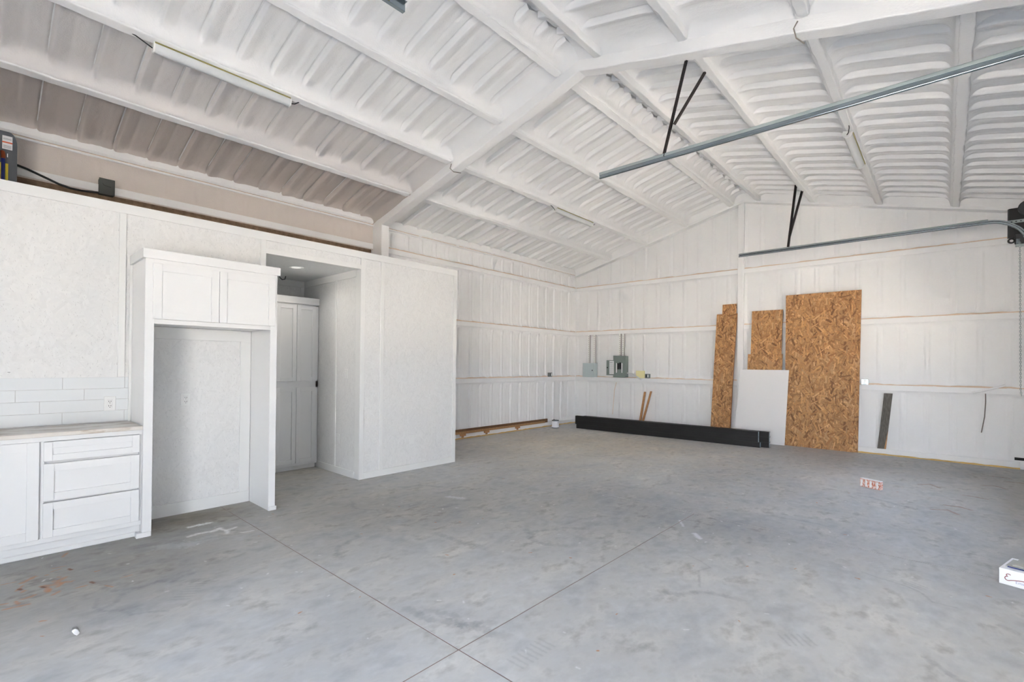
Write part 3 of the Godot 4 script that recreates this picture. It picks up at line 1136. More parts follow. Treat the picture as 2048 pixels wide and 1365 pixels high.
func build_right_wall() -> void:
	var w := thing("wall_right", "white foam side wall that holds the closed sectional door", "wall", Vector3.ZERO, "", "structure")
	var st := new_st()
	add_box(st, Vector3(RIGHT, -0.2, FRONT + 0.2), Vector3(RIGHT + 0.2, 3.95, -4.5), 0.0)
	add_box(st, Vector3(RIGHT, -0.2, -9.25), Vector3(RIGHT + 0.2, 3.95, BACK - 0.3), 0.0)
	add_box(st, Vector3(RIGHT, 3.1, -4.5), Vector3(RIGHT + 0.2, 3.95, -9.25), 0.0)
	put("wall_shell", st.commit(), M.white_foam_smooth, w)
	var d := thing("door_1", "white sectional overhead door closed in the side wall between two tracks", "door", Vector3.ZERO, "", "structure")
	for k in 5:
		var y0 := 0.003 + k * 0.62
		if k != 2:
			put("door_panel", box(Vector3(RIGHT + 0.03, y0, -4.5), Vector3(RIGHT + 0.08, y0 + 0.614, -9.25), 0.006), M.cabinet_white, d)
			continue
		# panes added in the middle section to let fill daylight into the far bay
		var fs := new_st()
		for r: float in [0.0, 0.564]:
			add_box(fs, Vector3(RIGHT + 0.03, y0 + r, -4.5), Vector3(RIGHT + 0.08, y0 + r + 0.05, -9.25), 0.004)
		for q in 6:
			var z := -4.5 - 0.94 * q
			add_box(fs, Vector3(RIGHT + 0.03, y0 + 0.05, z), Vector3(RIGHT + 0.08, y0 + 0.564, z - 0.05), 0.004)
		add_box(fs, Vector3(RIGHT + 0.035, y0 + 0.05, -8.31), Vector3(RIGHT + 0.075, y0 + 0.564, -9.2), 0.0)
		var fp := put("door_panel", fs.commit(), M.cabinet_white, d)
		for q in 4:
			var z := -4.55 - 0.94 * q
			put("added_pane", box(Vector3(RIGHT + 0.053, y0 + 0.05, z), Vector3(RIGHT + 0.057, y0 + 0.564, z - 0.89), 0.0), M.glass, fp)
	put("slide_bolt", tube([Vector3(0.745, 0.165, -10.0), Vector3(0.90, 0.165, -10.0)], 0.02, 12), M.black, d)


func build_front_wall() -> void:
	var w := thing("wall_front", "white front gable wall with its roll-up door standing open", "wall", Vector3.ZERO, "", "structure")
	var st := new_st()
	add_box(st, Vector3(-7.35, -0.2, FRONT), Vector3(DOOR_L, 5.0, FRONT + 0.2), 0.0)
	add_box(st, Vector3(DOOR_R, -0.2, FRONT), Vector3(1.15, 5.0, FRONT + 0.2), 0.0)
	add_box(st, Vector3(DOOR_L, DOOR_H, FRONT), Vector3(DOOR_R, 5.0, FRONT + 0.2), 0.0)
	put("wall_shell", st.commit(), M.white_foam_smooth, w)


# ---------------------------------------------------------------- kitchen partition
func board(parent: Node, called: String, lo: Vector3, hi: Vector3, m: Material, c := 0.002) -> MeshInstance3D:
	return put(called, box(lo, hi, c), m, parent)


func build_partition() -> void:
	var w := thing("wall_partition", "white strand-board partition wall with flat battens and an open pantry alcove", "wall", Vector3.ZERO, "", "structure")
	var pf := PX - 0.013
	var pb := pf - 0.1
	var zo := -2.06
	var zc := -3.185
	var ze := -4.763
	board(w, "wall_panel", Vector3(pb, 0, FRONT), Vector3(pf, TOP - 0.01, -0.855), M.painted_board, 0.0)
	board(w, "wall_panel", Vector3(pb, 0, -0.855), Vector3(pf, TOP - 0.01, zo + 0.005), M.painted_board, 0.0)
	board(w, "wall_panel", Vector3(pb, 2.62, zo), Vector3(pf, TOP - 0.01, zc), M.painted_board, 0.0)
	board(w, "wall_panel", Vector3(pb, 0, zc - 0.005), Vector3(pf, TOP - 0.01, ze + 0.01), M.painted_board, 0.0)
	board(w, "wall_panel", Vector3(LEFT - 0.02, 0, ze + 0.1), Vector3(pb, TOP - 0.01, ze + 0.01), M.painted_board, 0.0)
	# alcove: two sides, back and ceiling
	board(w, "wall_panel", Vector3(LEFT - 0.02, 0, zc - 0.005 - 0.1), Vector3(pb, TOP - 0.06, zc - 0.005), M.painted_board, 0.0)
	board(w, "wall_panel", Vector3(LEFT - 0.02, 0, zo + 0.1), Vector3(pb, TOP - 0.06, zo + 0.005), M.painted_board, 0.0)
	board(w, "wall_panel", Vector3(LEFT - 0.03, 0, zo), Vector3(LEFT + 0.005, TOP - 0.06, zc), M.painted_board, 0.0)
	board(w, "alcove_ceiling", Vector3(LEFT, 2.625, zo), Vector3(pb, 2.66, zc), M.alcove_ceiling, 0.0)
	board(w, "top_deck", Vector3(LEFT - 0.02, TOP - 0.035, FRONT), Vector3(pf - 0.002, TOP - 0.012, ze + 0.012), M.brown_board, 0.0)
	# battens and boards on the face
	var t: Material = M.white_trim
	board(w, "top_board", Vector3(pf - 0.01, 2.757, FRONT), Vector3(PX + 0.001, TOP, ze), t)
	board(w, "batten", Vector3(pf - 0.002, 1.311, -0.83), Vector3(PX, 2.757, -0.88), t)
	board(w, "batten", Vector3(pf - 0.002, 0, -2.004), Vector3(PX, 2.757, zo), t)
	board(w, "header_board", Vector3(pb, 2.617, zo), Vector3(PX, 2.673, zc), t)
	board(w, "batten", Vector3(pb, 0, zc), Vector3(PX + 0.0005, 2.757, -3.247), t)
	board(w, "batten", Vector3(pf - 0.002, 0.08, -3.474), Vector3(PX, 2.757, -3.523), t)
	board(w, "batten", Vector3(pb, 0.0, -4.705), Vector3(PX, 2.757, ze), t)
	board(w, "baseboard", Vector3(pf - 0.002, 0.0, -3.247), Vector3(PX, 0.084, -4.705), t, 0.003)
	# alcove trim, facing the opening
	var zf := zc - 0.005
	board(w, "crown_board", Vector3(LEFT, 2.535, zf), Vector3(pb, 2.625, zf + 0.013), t)
	board(w, "crown_board", Vector3(LEFT + 0.005, 2.535, zo), Vector3(LEFT + 0.018, 2.625, zf), t)
	board(w, "batten", Vector3(-6.037, 0.09, zf), Vector3(-5.995, 2.535, zf + 0.012), t)
	board(w, "batten", Vector3(LEFT + 0.005, 2.2, zf + 0.06), Vector3(LEFT + 0.016, 2.535, zf + 0.013), t)
	board(w, "baseboard", Vector3(-6.5, 0.0, zf), Vector3(pb, 0.088, zf + 0.013), t, 0.003)
	# inside the refrigerator recess
	board(w, "recess_board", Vector3(pf, 1.66, -0.99), Vector3(PX + 0.001, 1.77, -1.92), t)
	board(w, "recess_board", Vector3(pf, 0.0, -0.99), Vector3(PX + 0.001, 0.115, -1.92), t)
	board(w, "recess_board", Vector3(pf, 0.115, -1.82), Vector3(PX, 1.66, -1.92), t)
	# splashback tiles
	var rows := [[0.925, 1.019, [-0.477]], [1.0215, 1.1165, [-0.343]], [1.119, 1.2105, [-0.206, -0.612]], [1.213, 1.308, [-0.477]]]
	board(w, "grout_bed", Vector3(pf, 0.917, FRONT), Vector3(pf + 0.006, 1.306, -0.922), M.grout, 0.0)
	for r in rows.size():
		var y0: float = rows[r][0]
		var y1: float = rows[r][1]
		var cuts := [FRONT]
		var first: float = rows[r][2][0]
		var z := first + 0.4
		var before := []
		while z < FRONT:
			before.append(z)
			z += 0.4
		before.reverse()
		cuts.append_array(before)
		cuts.append_array(rows[r][2])
		if r == 0 or r == 3:
			cuts.append(-0.88)
		cuts.append(-0.921)
		for i in cuts.size() - 1:
			board(w, "tile", Vector3(pf + 0.003, y0, cuts[i] - 0.0013), Vector3(pf + 0.0095 + rng.randf() * 0.0008, y1, cuts[i + 1] + 0.0013), M.tile_white, 0.001)
	# a hole in the board above the tiles
	put("screw_hole", box(Vector3(pf - 0.004, 1.353, -0.163), Vector3(pf + 0.0012, 1.356, -0.178), 0.001), M.slot_dark, w)


# a shaker front facing +x: outer rectangle z0 (near) .. z1 (far), y0 .. y1, back at x
func shaker(parent: Node, called: String, x: float, z0: float, z1: float, y0: float, y1: float, rail: float, m: Material) -> MeshInstance3D:
	var st := new_st()
	var t := 0.019
	add_box(st, Vector3(x, y0, z0), Vector3(x + t, y1, z0 - rail), 0.0015)
	add_box(st, Vector3(x, y0, z1 + rail), Vector3(x + t, y1, z1), 0.0015)
	add_box(st, Vector3(x, y0, z0 - rail), Vector3(x + t, y0 + rail, z1 + rail), 0.0008)
	add_box(st, Vector3(x, y1 - rail, z0 - rail), Vector3(x + t, y1, z1 + rail), 0.0008)
	var o := put(called, st.commit(), m, parent)
	put("panel", box(Vector3(x, y0 + rail - 0.004, z0 - rail + 0.004), Vector3(x + t - 0.011, y1 - rail + 0.004, z1 + rail - 0.004), 0.0), m, o)
	return o


func build_kitchen() -> void:
	var cw: Material = M.cabinet_white
	# base cabinet with door and drawers
	var x := -4.94
	var b := thing("base_cabinet", "white shaker base cabinet with a door and three drawers under the worktop", "cabinet", Vector3(-5.2, 0, -0.3))
	var off := -b.position
	var body := new_st()
	add_box(body, Vector3(-5.40, 0.10, FRONT - 0.4) + off, Vector3(x - 0.02, 0.884, -0.924) + off, 0.0)
	put("body", body.commit(), cw, b)
	var ff := new_st()
	add_box(ff, Vector3(x - 0.02, 0.10, FRONT - 0.4) + off, Vector3(x, 0.136, -0.924) + off, 0.001)
	add_box(ff, Vector3(x - 0.02, 0.85, FRONT - 0.4) + off, Vector3(x, 0.884, -0.924) + off, 0.001)
	add_box(ff, Vector3(x - 0.02, 0.136, -0.312) + off, Vector3(x, 0.85, -0.345) + off, 0.001)
	add_box(ff, Vector3(x - 0.02, 0.136, -0.903) + off, Vector3(x, 0.85, -0.924) + off, 0.001)
	put("face_frame", ff.commit(), cw, b)
	for i in 3:
		var y0: float = [0.139, 0.409, 0.703][i]
		var y1: float = [0.396, 0.683, 0.847][i]
		shaker(b, "drawer", x + off.x, -0.338 + off.z, -0.906 + off.z, y0, y1, [0.055, 0.058, 0.048][i], cw)
	shaker(b, "door", x + off.x, 0.27 + off.z, -0.316 + off.z, 0.137, 0.851, 0.065, cw)
	shaker(b, "door", x + off.x, 0.87 + off.z, 0.30 + off.z, 0.137, 0.851, 0.065, cw)
	put("toe_kick", box(Vector3(-5.3, 0.0, FRONT - 0.4) + off, Vector3(-4.985, 0.102, -0.9245) + off, 0.001), cw, b)
	put("shoe_moulding", box(Vector3(-4.985, 0.0, FRONT - 0.4) + off, Vector3(-4.968, 0.04, -0.9) + off, 0.006), M.white_trim, b)
	# worktop
	var t := thing("worktop", "pale veined stone worktop filmed with dust over the white base cabinet", "worktop", Vector3(-5.2, 0.886, -0.3))
	put("slab", box(Vector3(-5.402, 0.886, FRONT - 0.4) - t.position, Vector3(-4.912, 0.917, -0.925) - t.position, 0.003), M.worktop, t)
	# refrigerator enclosure with two doors above the recess
	var e := thing("refrigerator_enclosure", "tall white cabinet surround with two doors over an empty refrigerator recess", "cabinet", Vector3(-5.15, 0, -1.455))
	off = -e.position
	var fx := -4.925
	put("side_panel", box(Vector3(-5.40, 0, -0.925) + off, Vector3(fx, 2.315, -0.948) + off, 0.001), cw, e)
	put("side_panel", box(Vector3(-5.40, 0, -1.958) + off, Vector3(fx, 2.315, -1.981) + off, 0.001), cw, e)
	put("side_panel", box(Vector3(-5.398, 0, -0.970) + off, Vector3(fx, 1.77, -0.988) + off, 0.001), cw, e)
	put("side_panel", box(Vector3(-5.398, 0, -1.920) + off, Vector3(fx, 1.77, -1.938) + off, 0.001), cw, e)
	put("stile", box(Vector3(fx, 0, -0.925) + off, Vector3(fx + 0.019, 2.315, -0.988) + off, 0.001), cw, e)
	put("stile", box(Vector3(fx, 0, -1.918) + off, Vector3(fx + 0.019, 2.315, -1.981) + off, 0.001), cw, e)
	put("cabinet_body", box(Vector3(-5.398, 1.772, -0.948) + off, Vector3(fx - 0.001, 2.31, -1.958) + off, 0.0), cw, e)
	put("rail", box(Vector3(fx, 1.766, -0.988) + off, Vector3(fx + 0.019, 1.803, -1.918) + off, 0.001), cw, e)
	put("rail", box(Vector3(fx, 2.27, -0.988) + off, Vector3(fx + 0.019, 2.315, -1.918) + off, 0.001), cw, e)
	shaker(e, "door", fx + 0.0195 + off.x, -0.976 + off.z, -1.4645 + off.z, 1.805, 2.271, 0.062, cw)
	shaker(e, "door", fx + 0.0195 + off.x, -1.4685 + off.z, -1.957 + off.z, 1.805, 2.271, 0.062, cw)
	var cr := new_st()
	add_box(cr, Vector3(fx + 0.02, 2.305, -0.905) + off, Vector3(fx + 0.042, 2.382, -2.0) + off, 0.001)
	add_box(cr, Vector3(-5.40, 2.305, -0.905) + off, Vector3(fx + 0.02, 2.382, -0.925) + off, 0.001)
	add_box(cr, Vector3(-5.40, 2.305, -1.981) + off, Vector3(fx + 0.02, 2.382, -2.0) + off, 0.001)
	put("crown", cr.commit(), cw, e)
	put("shoe_moulding", box(Vector3(-4.95, 0, -0.885) + off, Vector3(fx + 0.03, 0.04, -0.985) + off, 0.003), M.white_trim, e)
	put("shoe_moulding", box(Vector3(-4.96, 0, -1.921) + off, Vector3(fx + 0.03, 0.04, -1.992) + off, 0.003), M.white_trim, e)
	put("scribe_strip", box(Vector3(-5.40, 0.918, -0.905) + off, Vector3(-5.385, 2.305, -0.925) + off, 0.002), M.white_trim, e)


func build_pantry() -> void:
	var p := thing("pantry_cabinet", "tall white pantry cabinet with shaker doors at the back of the alcove", "cabinet", Vector3(-6.7, 0, -2.62))
	var off := -p.position
	var cw: Material = M.cabinet_white
	var fx := -6.50
	put("body", box(Vector3(-6.94, 0.09, -2.062) + off, Vector3(fx - 0.02, 2.26, -3.183) + off, 0.0), cw, p)
	var st := new_st()
	add_box(st, Vector3(fx - 0.02, 0.06, -2.062) + off, Vector3(fx, 0.092, -3.183) + off, 0.001)
	add_box(st, Vector3(fx - 0.02, 1.112, -2.062) + off, Vector3(fx, 1.20, -3.183) + off, 0.001)
	add_box(st, Vector3(fx - 0.02, 2.225, -2.062) + off, Vector3(fx, 2.26, -3.183) + off, 0.001)
	add_box(st, Vector3(fx - 0.02, 0.09, -3.15) + off, Vector3(fx, 2.24, -3.183) + off, 0.001)
	put("face_frame", st.commit(), cw, p)
	var zs := [-2.062, -2.335, -2.608, -2.879, -3.150]
	for i in 4:
		var a: float = zs[i] - 0.002
		var b: float = zs[i + 1] + 0.002
		shaker(p, "door", fx + off.x, a + off.z, b + off.z, 0.095, 1.112, 0.055, cw)
		shaker(p, "door", fx + off.x, a + off.z, b + off.z, 1.20, 2.228, 0.055, cw)
	put("crown", box(Vector3(-6.94, 2.245, -2.062) + off, Vector3(fx + 0.03, 2.335, -3.183) + off, 0.002), cw, p)
	put("toe_kick", box(Vector3(-6.8, 0, -2.062) + off, Vector3(fx - 0.035, 0.09, -3.17) + off, 0.001), M.white_trim, p)
	# recessed ceiling light and a bent ceiling wire
	var l := thing("recessed_light", "round white recessed light in the grey alcove ceiling", "light", Vector3(-5.96, 2.625, -2.63))
	var s2 := new_st()
	add_lathe(s2, [Vector2(0.0, 0.006), Vector2(0.055, 0.004), Vector2(0.062, -0.004), Vector2(0.082, -0.005), Vector2(0.086, 0.0)], 32)
	put("trim_ring", s2.commit(), M.white_plastic, l)
	put("lens", disc(0.055, -0.0015), M.lens_lit, l)
	var sp := SpotLight3D.new()
	sp.name = "downlight"
	sp.light_color = Color(1.0, 0.98, 0.95)
	sp.light_energy = 0.055
	sp.light_size = 0.055
	sp.spot_angle = 80.0
	sp.spot_angle_attenuation = 0.6
	sp.spot_range = 12.0
	sp.spot_attenuation = 2.0
	sp.shadow_enabled = true
	sp.rotation.x = -PI / 2
	sp.position = Vector3(0, -0.012, 0)
	l.add_child(sp, true)
	var h := put("ceiling_hook", tube([Vector3(-6.55, 2.625, -2.66), Vector3(-6.54, 2.58, -2.665), Vector3(-6.52, 2.545, -2.69), Vector3(-6.49, 2.55, -2.715), Vector3(-6.48, 2.59, -2.72)], 0.006, 8), M.slot_dark, self)
	tag(h, "dark bent wire hanging from the alcove ceiling", "wire")


func disc(r: float, y: float) -> ArrayMesh:
	var st := new_st()
	for k in 28:
		var a := TAU * k / 28
		var b := TAU * (k + 1) / 28
		tri(st, Vector3(0, y, 0), Vector3(cos(a) * r, y, sin(a) * r), Vector3(cos(b) * r, y, sin(b) * r), Vector3.DOWN)
	return st.commit()


# a duplex outlet on a plate, facing `n`
func outlet(label: String, at: Vector3, yaw: float, size := Vector2(0.08, 0.125), toggle := false, blank := false) -> Node3D:
	var o := thing("light_switch" if toggle else "wall_outlet", label, "switch" if toggle else "outlet", at)
	o.rotation.y = yaw
	var w := size.x * 0.5
	var h := size.y * 0.5
	put("cover_plate", box(Vector3(-w, -h, 0), Vector3(w, h, 0.006), 0.0025), M.white_trim, o)
	if toggle:
		put("rocker", box(Vector3(-0.014, -0.03, 0.005), Vector3(0.014, 0.03, 0.011), 0.002), M.white_trim, o)
		return o
	var f := put("receptacle", box(Vector3(-0.018, -0.036, 0.005), Vector3(0.018, 0.036, 0.009), 0.002), M.white_trim, o)
	if blank:
		return o
	for s: float in [-1.0, 1.0]:
		for e: float in [-1.0, 1.0]:
			put("slot", box(Vector3(e * 0.007 - 0.0017, s * 0.019 - 0.006, 0.0088), Vector3(e * 0.007 + 0.0017, s * 0.019 + 0.006, 0.0094), 0.0), M.slot_dark, f)
		put("slot", box(Vector3(-0.003, s * 0.019 - 0.016, 0.0088), Vector3(0.003, s * 0.019 - 0.011, 0.0094), 0.0), M.slot_dark, f)
	return o


func build_wall_fittings() -> void:
	var pf := PX - 0.013
	outlet("white duplex outlet on the splashback tiles above the worktop", Vector3(pf + 0.0095, 1.080, -0.78), PI / 2)
	outlet("white duplex outlet inside the empty refrigerator recess", Vector3(pf, 1.088, -1.345), PI / 2)
	outlet("white blank-looking outlet low on the wide end panel of the partition", Vector3(pf, 0.42, -3.985), PI / 2, Vector2(0.08, 0.125), false, true)
	outlet("white switch plate on the alcove side wall at hand height", Vector3(-5.735, 1.31, -3.19), 0, Vector2(0.075, 0.12), true)
	outlet("white outlet low on the alcove side wall beside its batten", Vector3(-5.937, 0.455, -3.19), 0, Vector2(0.08, 0.125), false, true)


# ---------------------------------------------------------------- door tracks and hoist
func track(parent: Node3D, z: float, x0: float, x1: float, y: float, face: float, bend: bool) -> void:
	# angle above, C-shaped track below
	var st := new_st()
	add_sweep(st, [Vector2(-0.001, 0.0), Vector2(-0.004, 0.0), Vector2(-0.004, 0.026), Vector2(-0.001, 0.026)], Vector3(x0, y + 0.012, z), Vector3(x1, y + 0.012, z), Vector3(0, 0, face), Vector3.UP)
	add_sweep(st, [Vector2(-0.004, 0.024), Vector2(0.03, 0.024), Vector2(0.03, 0.027), Vector2(-0.004, 0.027)], Vector3(x0, y + 0.012, z), Vector3(x1, y + 0.012, z), Vector3(0, 0, face), Vector3.UP)
	put("angle", st.commit(), M.galvanised_dull, parent)
	var path := [Vector3(x0, y, z), Vector3(x1, y, z)]
	if bend:
		var r := 0.385
		for i in range(1, 13):
			var a := PI / 2 * i / 12.0
			path.append(Vector3(x1 + r * sin(a), y - r + r * cos(a), z))
		path.append(Vector3(x1 + r, 0.02, z))
	var prof := [Vector2(0.0, 0.024), Vector2(0.020, 0.024), Vector2(0.026, 0.019), Vector2(0.026, 0.008), Vector2(0.023, 0.008), Vector2(0.023, 0.017), Vector2(0.019, 0.0205), Vector2(0.003, 0.0205), Vector2(0.003, -0.0205), Vector2(0.019, -0.0205), Vector2(0.023, -0.017), Vector2(0.023, -0.008), Vector2(0.026, -0.008), Vector2(0.026, -0.019), Vector2(0.020, -0.024), Vector2(0.0, -0.024)]
	var s2 := new_st()
	for i in path.size() - 1:
		var a: Vector3 = path[i]
		var b: Vector3 = path[i + 1]
		var ta: Vector3 = (path[mini(i + 1, path.size() - 1)] - path[maxi(i - 1, 0)]).normalized()
		var tb: Vector3 = (path[mini(i + 2, path.size() - 1)] - a).normalized()
		var ua := Vector3(-ta.y, ta.x, 0)
		var ub := Vector3(-tb.y, tb.x, 0)
		var f := Vector3(0, 0, face)
		for k in prof.size():
			var p: Vector2 = prof[k]
			var q: Vector2 = prof[(k + 1) % prof.size()]
			var t := (q - p).normalized()
			var n := (f * t.y - ua * t.x)
			if (k == 0 or k == 14) and n.dot(ua * p.y) < 0:
				n = -n
			quad(s2, a + f * p.x + ua * p.y, a + f * q.x + ua * q.y, b + f * q.x + ub * q.y, b + f * p.x + ub * p.y, n)
	if face < 0.0:
		var roll := []
		for p: Vector3 in path:
			roll.append(p + (Vector3(0, -0.019, -0.004) if p.y > y - 0.01 else Vector3(-0.019, -0.004, -0.004)))
		add_tube(s2, roll, 0.0085, 10)
	put("rail", s2.commit(), M.galvanised, parent)


func flat_bar(parent: Node3D, a: Vector3, b: Vector3, wid: float) -> void:
	var st := new_st()
	var t := (b - a).normalized()
	var u := t.cross(Vector3(0, 0, 1)).normalized()
	add_sweep(st, [Vector2(-wid / 2, 0), Vector2(wid / 2, 0), Vector2(wid / 2, 0.005), Vector2(-wid / 2 + 0.005, 0.005), Vector2(-wid / 2 + 0.005, 0.03), Vector2(-wid / 2, 0.03)], a, b, u, Vector3(0, 0, 1))
	put("hanger", st.commit(), M.brown_strut, parent)


func build_door_tracks() -> void:
	var a := thing("door_track", "galvanised overhead door track hung under the roof beam on brown struts", "track", Vector3.ZERO, "overhead door tracks")
	track(a, -4.44, -2.76, 0.46, 3.475, -1.0, true)
	flat_bar(a, Vector3(-1.815, 4.40, -4.46), Vector3(-2.05, 3.49, -4.46), 0.032)
	flat_bar(a, Vector3(-1.66, 4.17, -4.475), Vector3(-1.95, 3.78, -4.475), 0.032)
	var b := thing("door_track", "galvanised overhead door track curving down beside the gable wall hoist", "track", Vector3.ZERO, "overhead door tracks")
	track(b, -9.3, -2.81, 0.43, 3.47, 1.0, true)
	flat_bar(b, Vector3(-1.90, 4.60, -9.32), Vector3(-2.02, 3.49, -9.32), 0.04)
	flat_bar(b, Vector3(-1.80, 4.50, -9.335), Vector3(-2.0, 3.7, -9.335), 0.04)
	var d := thing("door_track", "short end of a galvanised track at the top edge above the beam", "track", Vector3.ZERO, "overhead door tracks")
	var st := new_st()
	add_box(st, Vector3(-2.30, 3.44, FRONT - 0.1), Vector3(-2.275, 3.49, -1.60), 0.002)
	add_box(st, Vector3(-2.30, 3.487, FRONT - 0.1), Vector3(-2.255, 3.49, -1.60), 0.001)
	put("rail", st.commit(), M.galvanised, d)
	put("wood_block", box(Vector3(-2.275, 3.45, -1.5), Vector3(-2.262, 3.48, -1.3), 0.001), M.yellow_foam, d)
	# chain hoist
	var h := thing("chain_hoist", "black chain hoist and cable drum above the curved door track", "hoist", Vector3(0.7, 3.4, -9.55))
	put("backing_plate", box(Vector3(-0.055, -0.14, -0.02), Vector3(0.13, 0.27, 0.02), 0.004), M.black, h)
	put("edge_angle", box(Vector3(-0.065, -0.14, -0.01), Vector3(-0.05, 0.26, 0.05), 0.003), M.charcoal, h)
	var dr := new_st()
	add_lathe(dr, [Vector2(0.0, 0.14), Vector2(0.09, 0.14), Vector2(0.1, 0.13), Vector2(0.1, 0.1), Vector2(0.08, 0.09), Vector2(0.08, -0.02), Vector2(0.0, -0.02)], 28, Transform3D(Basis(Vector3(1, 0, 0), PI / 2), Vector3(0.12, 0.22, 0.05)))
	put("cable_drum", dr.commit(), M.charcoal, h)
	var ang := new_st()
	add_box(ang, Vector3(-0.07, 0.055, 0.06), Vector3(0.17, 0.095, 0.066), 0.001)
	add_box(ang, Vector3(-0.07, 0.093, 0.02), Vector3(0.17, 0.097, 0.066), 0.001)
	put("punched_angle", ang.commit(), M.galvanised_dull, h)
	for k in 4:
		put("bolt_hole", box(Vector3(-0.04 + k * 0.045, 0.068, 0.0655), Vector3(-0.022 + k * 0.045, 0.08, 0.0668), 0.0), M.black, h)
	var wh := new_st()
	add_lathe(wh, [Vector2(0.02, 0.02), Vector2(0.035, 0.018), Vector2(0.04, 0.0), Vector2(0.035, -0.018), Vector2(0.02, -0.02), Vector2(0.02, 0.02)], 24, Transform3D(Basis(Vector3(1, 0, 0), PI / 2), Vector3(-0.03, -0.185, 0.06)))
	put("guide_wheel", wh.commit(), M.black, h)
	put("gear_case", box(Vector3(0.0, -0.24, 0.02), Vector3(0.13, -0.10, 0.07), 0.012), M.charcoal, h)
	put("bracket", box(Vector3(0.01, -0.235, 0.07), Vector3(0.05, -0.165, 0.078), 0.003), M.galvanised, h)
	put("bottom_bracket", box(Vector3(0.01, -0.27, 0.01), Vector3(0.13, -0.24, 0.08), 0.004), M.galvanised_dull, h)
	# hand chain: links joined in one part
	var c := thing("hand_chain", "thin steel hand chain hanging from the black hoist", "chain", Vector3(0.745, 3.1, -9.42))
	var ls := new_st()
	var y := 0.06
	var i := 0
	while y > -2.02:
		var link := []
		for k in 9:
			var t := TAU * k / 8
			var q := Vector3(cos(t) * 0.008, sin(t) * 0.017, 0) if i % 2 == 0 else Vector3(0, sin(t) * 0.017, cos(t) * 0.008)
			var dx := 0.006 * (-y) + (0.03 * pow(maxf(-y - 1.9, 0) / 0.2, 2))
			link.append(q + Vector3(dx, y, 0))
		add_tube(ls, link, 0.0032, 5, false)
		y -= 0.026
		i += 1
	var cm := put("links", ls.commit(), M.galvanised_dull, c)
	cm.set_meta("kind", "stuff")


# ---------------------------------------------------------------- strip lights
func build_lights() -> void:
	var labels := ["long white strip light under the ceiling purlin nearest the kitchen", "white strip light on a left-slope purlin beyond the roof beam", "grey-lensed strip light on a right-slope purlin near the overhead track"]
	var at := [Vector3(-5.09, roof_y(-5.06), -1.57), Vector3(-5.075, roof_y(-5.06), -7.30), Vector3(-0.845, roof_y(-0.84), -7.29)]
	var first: Node3D = null
	for i in 3:
		var o: Node3D
		if first == null:
			o = thing("strip_light", labels[i], "light", at[i], "strip lights on the purlins")
			first = o
			var half := 0.585
			var st := new_st()
			add_box(st, Vector3(-0.05, -0.018, -half), Vector3(0.05, 0.0, half), 0.003)
			put("base_channel", st.commit(), M.white_plastic, o)
			put("gasket", box(Vector3(0.049, -0.022, -half + 0.01), Vector3(0.054, -0.008, half - 0.01), 0.001), M.gasket, o)
			var prof := []
			for k in 13:
				var a := PI * k / 12.0
				prof.append(Vector2(cos(a) * 0.047, -0.018 - sin(a) * 0.055))
			var ls := new_st()
			add_sweep(ls, prof, Vector3(0, 0, -half + 0.012), Vector3(0, 0, half - 0.012), Vector3.RIGHT, Vector3.UP)
			put("diffuser", ls.commit(), M.lens, o)
			for s: float in [-1.0, 1.0]:
				var cp := new_st()
				var pr2 := []
				for p: Vector2 in prof:
					pr2.append(Vector2(p.x * 1.05, -0.018 + (p.y + 0.018) * 1.05))
				add_sweep(cp, pr2, Vector3(0, 0, s * (half - 0.012)), Vector3(0, 0, s * half), Vector3.RIGHT, Vector3.UP)
				put("end_cap", cp.commit(), M.white_plastic, o)
			put("cord", tube([Vector3(0.0, -0.04, half), Vector3(0.02, -0.035, half + 0.05), Vector3(0.03, -0.01, half + 0.12), Vector3(0.03, 0.02, half + 0.22)], 0.005, 7), M.cable_grey, o)
			put("cord", tube([Vector3(0.0, -0.04, -half), Vector3(0.02, -0.04, -half - 0.04), Vector3(0.03, -0.0, -half - 0.09)], 0.005, 7), M.cable_grey, o)
		else:
			o = copy(first, labels[i])
			o.position = at[i]
		o.rotation.z = atan(SLOPE) * (1.0 if at[i].x < RIDGE else -1.0)
	# two stray wires over the beam
	for w: Array in [["white wire looped over the roof beam near its right purlin", [Vector3(-0.87, 4.17, -4.28), Vector3(-0.9, 4.13, -4.29), Vector3(-0.89, 4.07, -4.33), Vector3(-0.85, 4.055, -4.42)]], ["short wire looped over the roof beam at a left purlin", [Vector3(-5.0, 4.175, -4.29), Vector3(-5.03, 4.12, -4.29), Vector3(-5.0, 4.075, -4.33), Vector3(-4.95, 4.075, -4.42)]]]:
		var o := put("loose_wire", tube(w[1], 0.005, 7), M.wire, self)
		tag(o, w[0], "wire", "loose wires on the beam")


# ---------------------------------------------------------------- boards leaning on the gable wall
func sheet(called: String, label: String, category: String, m: Material, f: Array, thick: float, group := "") -> Node3D:
	var at: Vector3 = (f[0] + f[1]) * 0.5
	var o := thing(called, label, category, at, group)
	var n: Vector3 = (f[1] - f[0]).cross(f[3] - f[0]).normalized()
	if n.z < 0:
		n = -n
	if m == M.strand_board:
		# the same board cut elsewhere
		m = m.duplicate()
		(m as StandardMaterial3D).uv1_offset = Vector3(rng.randf(), rng.randf(), rng.randf())
	var st := new_st()
	var g := []
	for p: Vector3 in f:
		g.append(p - at)
	add_slab(st, g, -n * thick)
	put("sheet", st.commit(), m, o)
	if category == "board":
		# raw edges
		var es := new_st()
		add_slab(es, [g[1] - n * 0.001, g[1] - n * 0.001 + (g[1] - g[0]).normalized() * 0.0012, g[2] - n * 0.001 + (g[2] - g[3]).normalized() * 0.0012, g[2] - n * 0.001], -n * (thick - 0.002))
		put("cut_edge", es.commit(), M.strand_edge, o)
	return o


